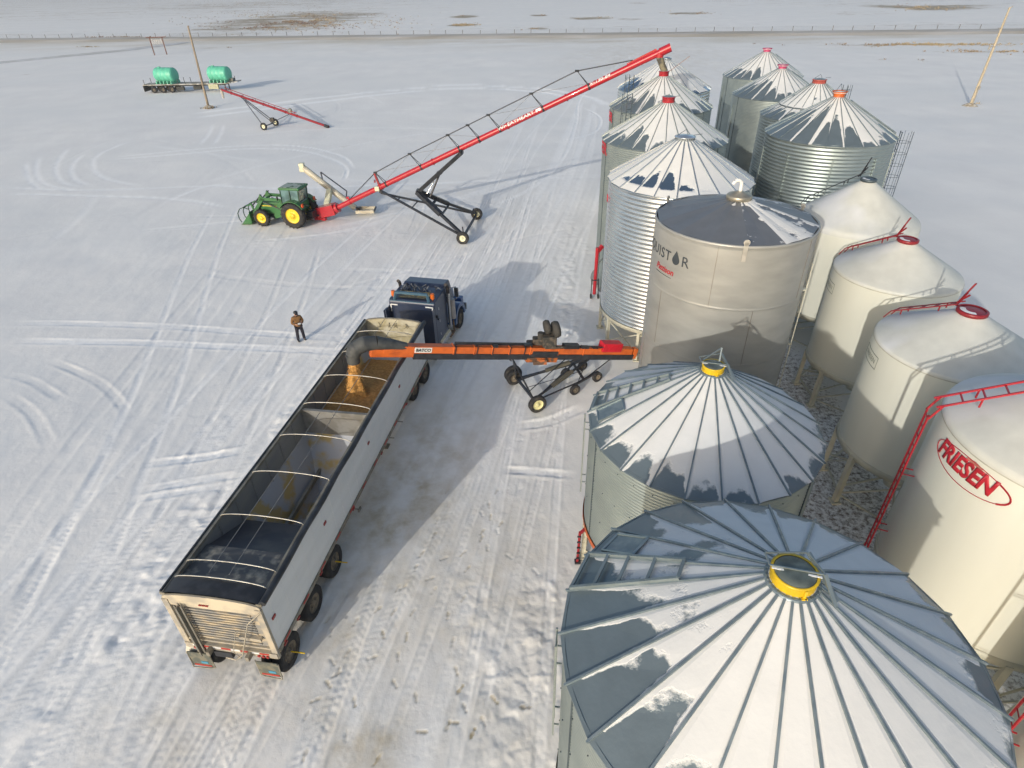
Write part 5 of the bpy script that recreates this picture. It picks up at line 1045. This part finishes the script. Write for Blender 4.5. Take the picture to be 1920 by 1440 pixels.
b.tube((4.2,-.85,1.35),(4.2,.85,1.35),.05,8); b.build('grapple_tines',grd,tt_)
b=MB(); 
for yy in (-.45,.45): b.tube((3.75,yy,1.5),(4.2,yy,1.35),.045,8); b.beam((3.6,yy,1.1),(3.72,yy,1.6),.09,.12)
b.build('grapple_cylinder',grn,tt_)
b=MB(); b.box((-.95,0,.8),(.5,.7,.5)); b.beam((-.6,-.35,.7),(-1.3,-.4,.55),.08,.1); b.beam((-.6,.35,.7),(-1.3,.4,.55),.08,.1); b.path([Vector((-.55,.2,1.6)),Vector((-.9,.2,1.5)),Vector((-1.0,.15,1.1))],.03,6); b.build('rear_hitch',blk,tt_)
b=MB(); b.tube((1.25,-.3,1.7),(1.25,-.3,2.45),.05,10); b.build('exhaust_pipe',blk,tt_)
b=MB(); b.path([Vector((.9,.75,2.4)),Vector((1.05,.95,2.4)),Vector((1.05,.95,2.1))],.02,5); b.box((1.05,.98,2.2),(.05,.16,.3)); b.build('mirror',blk,tt_)
# ------------------------------------------------------------------ person with remote, brown jacket
pe=thing('person','person in brown work jacket, dark trousers and black cap, holding a white controller','person',tuple(G(566,638)),R_(34)); pe.scale=(.95,.95,.95)
def skin(name,verts,edges,rad,m,parent,root=0,sub=2):
    me=bpy.data.meshes.new(name); me.from_pydata([tuple(v) for v in verts],edges,[]); o=bpy.data.objects.new(name,me); C.objects.link(o); o.parent=parent
    sk=o.modifiers.new('s','SKIN'); sk.use_smooth_shade=True
    for v,r in zip(me.skin_vertices[0].data,rad): v.radius=(r,r) if not isinstance(r,tuple) else r
    me.skin_vertices[0].data[root].use_root=True
    ss_=o.modifiers.new('u','SUBSURF'); ss_.levels=sub; ss_.render_levels=sub
    me.materials.append(m); return o
skinm=mat('skin',(.45,.25,.17),.5)
# body faces -Y (towards the camera) in the local frame; head bowed over the hands
V=[(0,0,.98),(0,0,1.15),(0,-.01,1.38),(0,-.03,1.50),(0,-.07,1.60),(0,-.10,1.70),(0,-.08,1.78),
 (.10,0,.92),(.13,-.02,.50),(.15,.02,.10),(.16,-.12,.05),(-.10,0,.92),(-.14,-.02,.50),(-.17,.02,.10),(-.20,-.12,.05),
 (.18,0,1.44),(.25,-.02,1.17),(.13,-.27,1.14),(.05,-.33,1.16),(-.18,0,1.44),(-.26,-.02,1.17),(-.13,-.27,1.12),(-.05,-.33,1.14)]
E_=[(0,1),(1,2),(2,3),(3,4),(4,5),(5,6),(0,7),(7,8),(8,9),(9,10),(0,11),(11,12),(12,13),(13,14),(2,15),(15,16),(16,17),(17,18),(2,19),(19,20),(20,21),(21,22)]
Rr=[.13,.12,.14,.06,.08,.095,.07,.085,.06,.045,.04,.085,.06,.045,.04,.06,.045,.035,.03,.06,.045,.035,.03]
skin('body',V,E_,Rr,skinm,pe)
jk=mat('brown_canvas',(.22,.115,.04),.85,0,(.15,.075,.028),6,.4,.6); trs=mat('navy_trousers',(.012,.012,.025),.8)
JV=[(0,.01,.76),(0,.01,1.0),(0,-.01,1.25),(0,-.01,1.42),(0,-.02,1.50),(.20,0,1.42),(.29,0,1.15),(.16,-.24,1.12),(-.20,0,1.42),(-.30,0,1.15),(-.16,-.24,1.10)]
skin('jacket',JV,[(0,1),(1,2),(2,3),(3,4),(3,5),(5,6),(6,7),(3,8),(8,9),(9,10)],[(.205,.16),(.20,.155),(.20,.16),(.19,.14),(.09,.09),.095,.085,.06,.095,.085,.06],jk,pe)
TV=[(0,.0,.93),(.11,0,.84),(.145,-.02,.48),(.16,.01,.04),(-.11,0,.84),(-.155,-.02,.48),(-.18,.01,.04)]
skin('trousers',TV,[(0,1),(1,2),(2,3),(0,4),(4,5),(5,6)],[.15,.115,.09,.085,.115,.09,.085],trs,pe)
for s,x in ((1,.165),(-1,-.19)):
    b=MB(); b.sphere((x,-.06,.055),.1,12,(.55,1.55,.55)); b.build('boot',blk,pe)
    b=MB(); b.sphere((s*.055,-.335,1.15),.045,10,(.9,1.2,.6)); hnd=b.build('glove',blk,pe)
    for i in range(4): MB().path([Vector((s*(.02+.022*i),-.36,1.15)),Vector((s*(.02+.02*i),-.40,1.145)),Vector((s*(.03+.015*i),-.41,1.12))],.010,6).build('finger',blk,hnd)
    MB().path([Vector((s*.075,-.33,1.17)),Vector((s*.05,-.36,1.19))],.011,6).build('thumb',blk,hnd)
b=MB(); b.sphere((0,-.095,1.755),.125,16,(.95,1.08,.75)); b.beam((0,-.2,1.73),(0,-.30,1.70),.16,.02); b.build('cap',blk,pe)
b=MB(); b.sphere((0,-.165,1.655),.03,8,(1,1,1)); b.sphere((-.035,-.185,1.70),.012,6); b.sphere((.035,-.185,1.70),.012,6); b.beam((-.025,-.185,1.625),(.025,-.185,1.625),.012,.01); b.build('face',mat('face_tone',(.36,.19,.13),.5),pe)
b=MB(); b.sphere((0,-.02,1.52),.11,12,(1.1,.9,.5)); b.build('collar',mat('dark_collar',(.05,.03,.02),.9),pe)
ctl=MB(); pm=Matrix.Rotation(R_(34),3,'Z'); rc_=tag(ctl.box((0,0,0),(.15,.10,.04)).build('controller',white,None,bevel=.02),'small white drone controller held by the person in the brown jacket','controller'); rc_.location=Vector(pe.location)+pm@Vector((0,-.365,1.14)); rc_.rotation_euler=(R_(20),0,R_(34))
b=MB(); b.tube((-.05,.05,.02),(-.07,.12,.12),.006,5); b.tube((.05,.05,.02),(.07,.12,.12),.006,5); b.build('antenna',blk,rc_)
# ------------------------------------------------------------------ flat deck trailer with two green tanks
ftl=thing('flat_deck_trailer','long flat deck trailer with three axles carrying two green tanks in the far left yard','trailer',(-55.4,118.6,0),R_(-1))
deckm=mat('worn_deck',(.22,.21,.18),.8,0,(.42,.42,.41),1.2,.45,.6); und_m=mat('trailer_dark',(.03,.032,.03),.7)
b=MB(); b.box((-1.0,0,1.28),(14.6,2.6,.16)); dk=b.build('deck',deckm,ftl); b=MB(); b.add([Vector(p) for p in ((6.3,-1.3,1.2),(6.3,1.3,1.2),(8.4,.9,1.42),(8.4,-.9,1.42),(6.3,-1.3,1.36),(6.3,1.3,1.36),(8.4,.9,1.56),(8.4,-.9,1.56))],[(0,1,2,3),(4,5,6,7),(0,3,7,4),(1,2,6,5),(2,3,7,6)]); b.build('front_ramp',deckm,ftl)
b=MB(); b.box((-1,-.5,1.08),(14,.12,.3)); b.box((-1,.5,1.08),(14,.12,.3)); b.box((-8.3,0,.72),(.15,2.5,1.0)); b.build('chassis_beam',und_m,ftl)
for x in (-6.6,-5.0,-3.4):
    for s in (-1,1): wheel(ftl,(x,s*1.1,.5),(0,s,0),.52,.5,.25,dust,n=24)
MB().box((-1.9,-1.0,.62),(1.3,.5,.6)).build('tool_box',und_m,ftl); MB().box((1.2,-1.05,.68),(1.4,.5,.55)).build('tool_box',und_m,ftl); b=MB(); b.box((4.1,-1.15,.82),(1.7,.4,.75)); b.build('pale_box',mat('pale_olive',(.42,.42,.28),.6),ftl)
for s in (-1,1): MB().box((6.0,s*.8,.6),(.15,.15,1.2)).build('landing_leg',und_m,ftl)
b=MB(); 
for x in (-8.0,-2.0,-.8,7.2): b.box((x,-1.2,1.75),(.07,.07,.8)); b.box((x,1.2,1.75),(.07,.07,.8))
b.build('stake_posts',und_m,ftl)
b=MB(); b.box((6.9,.1,1.75),(1.1,.9,.45)); b.box((6.5,-.4,1.6),(.5,.4,.4)); b.build('pump_unit',mat('pump_grey',(.16,.15,.12),.8,0,(.3,.3,.28),4),ftl,bevel=.05)
tg=mat('mint_green_plastic',(.12,.50,.35),.45,0,(.10,.44,.30),1.5)
for x,lb in ((-4.3,'mint green cylindrical tank lying on the rear of the flat deck trailer'),(5.2,'mint green cylindrical tank lying on the front of the flat deck trailer')):
    g=Matrix.Rotation(R_(-1),3,'Z')@Vector((x,0,0)); t=thing('liquid_tank',lb,'tank',(-55.4+g.x,118.6+g.y,1.37),R_(-14),'mint green liquid tanks on the deck trailer'); r_t=1.15; b=MB()
    b.lathe([(rr__,hh__*.86) for rr__,hh__ in [(.01,-2.2),(r_t*.7,-2.16),(r_t*.95,-2.0),(r_t,-1.85),(r_t,-1.0),(r_t+.02,-.95),(r_t,-.9),(r_t,.0),(r_t+.02,.05),(r_t,.1),(r_t,.95),(r_t+.02,1.0),(r_t,1.05),(r_t,1.85),(r_t*.95,2.0),(r_t*.7,2.16),(.01,2.2)]],(0,0,r_t+.2),(1,0,0),36,False); b.build('shell',tg,t)
    MB().tube((-1.0,0,2*r_t+.12),(-1.0,0,2*r_t+.3),.28,16).build('fill_lid',tg,t)
    b=MB()
    for k in range(5): b.prism([(-1.2,.0),(1.2,.0),(1.14,.5),(0,.1),(-1.14,.5)],.14,lambda y,z,h,k=k: Vector((-1.5+k*.75-.08+h,y,z)))
    b.build('cradle',mat('cradle_mint',(.16,.55,.38),.5),t)
# ------------------------------------------------------------------ small transport auger in the yard
P0=G(415,168,3.6); P1=G(616,238,.12); sm=thing('small_grain_auger','small dark red grain auger on two wheels in front of the flat deck trailer','grain auger',((P0.x+P1.x)/2,(P0.y+P1.y)/2,0)); O=sm.location
b=MB(O); b.tube(P0,P1,.15,12); u_=(P1-P0).normalized()
for t in np.linspace(.1,.72,7): c=P0.lerp(P1,t); b.tube(c-u_*.05,c+u_*.05,.2,10)
b.build('auger_tube',redd,sm)
b=MB(O); b.tube(P0.lerp(P1,.04)+Vector((0,0,.4)),P0.lerp(P1,.72)+Vector((0,0,.35)),.04,6)
for t in np.linspace(.1,.7,6): c=P0.lerp(P1,t); b.tube(c,c+Vector((0,0,.4)),.03,5)
b.build('top_brace',redd,sm)
b=MB(O); b.tube(P0,P0-Vector((0,0,1.1)),.2,12,.12); b.build('spout',mat('pale_spout',(.45,.42,.36),.7),sm)
w1_=G(498,243)+Vector((0,0,.42)); w2_=G(517,236)+Vector((0,0,.42)); a_=P0.lerp(P1,.2); ax_=(w2_-w1_).normalized(); w1_=w1_-ax_*.25; w2_=w2_+ax_*.1
b=MB(O); b.beam(a_,w1_,.09,.09); b.beam(a_,w2_,.09,.09); b.beam(a_+Vector((0,0,-.2)),w2_.lerp(w1_,.4)+Vector((0,0,.4)),.08,.08); b.beam(w1_,w2_,.1,.1); c=w1_.lerp(w2_,.6); b.beam(c+Vector((0,0,.1)),P0.lerp(P1,.66),.07,.07); b.build('carriage',mat('carriage_grey',(.10,.11,.12),.5),sm)
b=MB(O); b.box(c+Vector((.3,0,.5)),(.5,.5,.5)); b.build('engine',mat('sooty_engine',(.035,.036,.033)),sm,bevel=.05)
b=MB(O); b.tube(P0.lerp(P1,.66)+Vector((0,-.1,.35)),P0.lerp(P1,.66)+Vector((0,.2,.35)),.28,14); b.build('pulley_guard',MATS['pump_grey'],sm)
for p in (w1_,w2_): wheel(sm,p-O,ax_,.45,.22,.24,rimw,n=24)
b=MB(O); b.tube(P1-u_*.6,P1,.2,12); b.build('intake_guard',blk,sm)
# ------------------------------------------------------------------ utility poles
wood=mat('weathered_wood',(.30,.24,.17),.9,0,(.20,.16,.115),3,stretch=(1,1,.2)); woodl=mat('pale_wood',(.46,.39,.28),.85,0,(.36,.30,.21),3,stretch=(1,1,.2)); mound=mat('straw_earth',(.30,.24,.16),1,0,(.55,.53,.48),4,.45,.6,bump=.5)
def pole(label,foot,topx,h,m,lean=(0,0),extras=True):
    f=G(*foot); t=thing('utility_pole',label,'pole',tuple(f),0,'wooden utility poles'); tp_=Vector((lean[0],lean[1],h)); b=MB(); b.tube((0,0,-.3),tp_,.19,12,.11); b.build('post',m,t)
    b=MB(); q=random.Random(int(foot[0])); n=14; ring=[(0.95,-.06),(.7,.12),(.35,.3),(.12,.34)]
    vs=[Vector((math.cos(6.283*k/n)*r*q.uniform(.85,1.25),math.sin(6.283*k/n)*r*q.uniform(.85,1.2),z)) for r,z in ring for k in range(n)]; fs=[(i*n+k,i*n+(k+1)%n,(i+1)*n+(k+1)%n,(i+1)*n+k) for i in range(3) for k in range(n)]; b.add(vs,fs,True); b.build('earth_mound',mound,t)
    if extras:
        b=MB(); b.tube(tp_*.985+Vector((-.15,0,0)),tp_*.985+Vector((.35,0,.25)),.05,6); b.tube(tp_*.62+Vector((0,-.2,0)),tp_*.62+Vector((-.7,-.2,0)),.05,6); b.tube(tp_*.62+Vector((-.7,-.2,-.4)),tp_*.62+Vector((-.7,-.2,.3)),.09,8); b.tube(tp_*.80+Vector((-.1,-.1,0)),tp_*.80+Vector((-.5,-.1,0)),.04,6); b.tube((.1,-.22,.3),(.1,-.22,2.6),.07,6); b.box((.12,-.25,2.2),(.25,.15,.4)); b.build('hardware',mat('pole_hardware',(.33,.30,.25),.6),t)
    return t
pole('weathered wooden pole standing in front of the flat deck trailer at left',(391,202),None,10.85,wood,(.25,.2),False)
pole('pale wooden utility pole standing alone in the snow at far right',(1819,198),None,11.3,woodl,(.35,0))
# hanging sign frame by the lane
f=G(290,103); g=G(313,102); sg=thing('ranch_sign','dark wooden post frame with a small hanging board beside the far lane','sign',tuple((f+g)/2),math.atan2(g.y-f.y,g.x-f.x)); hw=(g-f).length/2
for s in (-1,1): MB().beam((s*hw,0,-.2),(s*(hw+.0),0,4.1),.24,.24).build('post',mat('dark_red_wood',(.15,.07,.05),.8),sg)
MB().beam((-hw-.9,0,4.2),(hw+.9,0,4.2),.2,.22).build('crossbeam',MATS['dark_red_wood'],sg)
b=MB()
for i in range(5):
    x=-1.1+i*.55; b.box((x,0,3.15-.1*(i%2)),(.34,.06,.9 if i%2 else 1.2))
    b.tube((x,0,3.5),(x,0,4.1),.02,5)
b.build('hanging_boards',mat('pale_board',(.42,.42,.42),.7),sg)
# wire fence beyond the road
fe=thing('wire_fence','thin wire fence on wooden posts running along the far side of the gravel road','fence',tuple(rc+rn*4.0),ra); pm_=mat('grey_post',(.15,.13,.11),.9)
me0=None; 
for i in range(-38,34):
    q=random.Random(i); b=MB(); x=i*5.9+q.uniform(-.2,.2); b.tube((0,0,-.2),(q.uniform(-.08,.08),0,1.45+q.uniform(-.1,.1)),.09,6); o=b.build('post',pm_,fe); o.location=(x,q.uniform(-.1,.1),0)
for z in (.55,.95,1.3): MB().tube((-38*5.9,0,z),(33*5.9,0,z),.012,4).build('wire',pm_,fe)
# tufts of dry grass in the ditches and stubble (countless blades)
b=MB(); q=random.Random(9)
zones=[((560,38),155,17,3200),((470,8),200,7,500),((500,52),110,5,250),((870,31),28,2.5,160),((868,47),32,2.5,160),((1010,29),16,1.6,60),((1010,54),24,2,70),((1290,25),45,2,160),((1110,34),45,2,90),((1720,14),80,5,300),((1740,84),200,2.5,420),((1860,97),110,3,160),((690,68),70,.8,120),((770,69),110,.8,140),((1010,67),160,.8,160),((1250,64),70,1.2,90),((390,90),28,1,60),((165,88),22,.8,30),((240,70),120,1,90),((1700,113),60,1.5,40),((391,203),12,1.5,20),((1822,198),10,1.5,20)]
for (c,wx,hy,nn) in zones:
    for k in range(nn):
        rr_=abs(q.gauss(0,.62)); a=q.uniform(0,6.283); px=c[0]+wx*rr_*math.cos(a); py=c[1]+hy*rr_*math.sin(a)
        if float(vn.fbm(np.array([px/38.]),np.array([py/6.]),3)[0])<-.14: continue
        p=G(px,max(py,-6)); p.z=hz(p.x,p.y)-.05
        h=q.uniform(.18,.5)*(1.3 if p.y>240 else 1)
        for j in range(5):
            a=q.uniform(0,6.283); e=p+Vector((math.cos(a)*.3,math.sin(a)*.3,0)); s_=Vector((-math.sin(a),math.cos(a),0))*.14; b.add([e-s_,e+s_,e+Vector((math.cos(a)*.25,math.sin(a)*.25,h*q.uniform(.6,1)))],[(0,1,2)])
o=b.build('dry_grass',mat('dry_grass',(.38,.30,.18),1,0,(.20,.13,.09),.02,.4,.6)); tag(o,'dry brown grass tufts sticking out of the snow along ditches and far field','grass',kind='stuff')
# ------------------------------------------------------------------ small things beside the bins
ra_=thing('unload_auger','thin red upright unload auger on black wheels beside the bright ribbed bin','grain auger',(4.9,31.6,0)); O=ra_.location
b=MB(O); b.tube((4.9,31.6,.25),(4.95,31.75,3.0),.10,12); b.beam((4.95,31.75,2.75),(5.25,31.9,3.05),.14,.2); b.build('auger_tube',redp,ra_); b=MB(O); b.beam((5.05,31.65,2.1),(5.4,31.9,2.5),.06,.06); b.build('brace',galv,ra_)
b=MB(O); b.beam((4.70,31.5,.12),(4.72,31.6,1.2),.05,.05); b.beam((5.12,31.5,.12),(5.1,31.6,1.2),.05,.05); b.beam((4.7,31.5,1.15),(5.12,31.5,1.15),.05,.05); b.build('carriage_frame',blk,ra_)
for x in (4.70,5.12): wheel(ra_,Vector((x,31.5,.15))-O,(1,0,0),.15,.09,.06,blk,n=14)
rb_=thing('unload_auger','thin dark red upright unload auger standing against the orange ringed bin','grain auger',(1.95,12.6,0),0); O=rb_.location
b=MB(O); b.tube((1.95,12.6,.05),(1.97,12.55,1.45),.045,10); b.beam((1.97,12.55,1.4),(2.15,12.6,1.55),.07,.08); b.build('auger_tube',redd,rb_); b=MB(O); 
for z in (.3,.55,.8,1.05,1.3): b.box((1.95,12.5,z),(.12,.04,.04))
b.box((1.95,12.6,.03),(.18,.18,.06)); b.build('bracket',blk,rb_)
# camera-facing wheels of the tall auger etc. were built relative to their roots

# ------------------------------------------------------------------ thin winter air
hz_=MB().box((0,1450,9),(4400,3000,22)).build('haze',mat('haze_tmp',(1,1,1)),None)
hm=bpy.data.materials.new('haze'); hm.use_nodes=True; n=hm.node_tree.nodes; n.remove(n['Principled BSDF']); pv=n.new('ShaderNodeVolumePrincipled'); pv.inputs['Color'].default_value=(.95,.97,1,1); pv.inputs['Density'].default_value=.0004; pv.inputs['Anisotropy'].default_value=.3
hm.node_tree.links.new(pv.outputs[0],n['Material Output'].inputs['Volume']); hz_.data.materials.clear(); hz_.data.materials.append(hm); hz_['kind']='stuff'; hz_['label']='thin pale winter haze over the whole yard and field'; hz_['category']='haze'
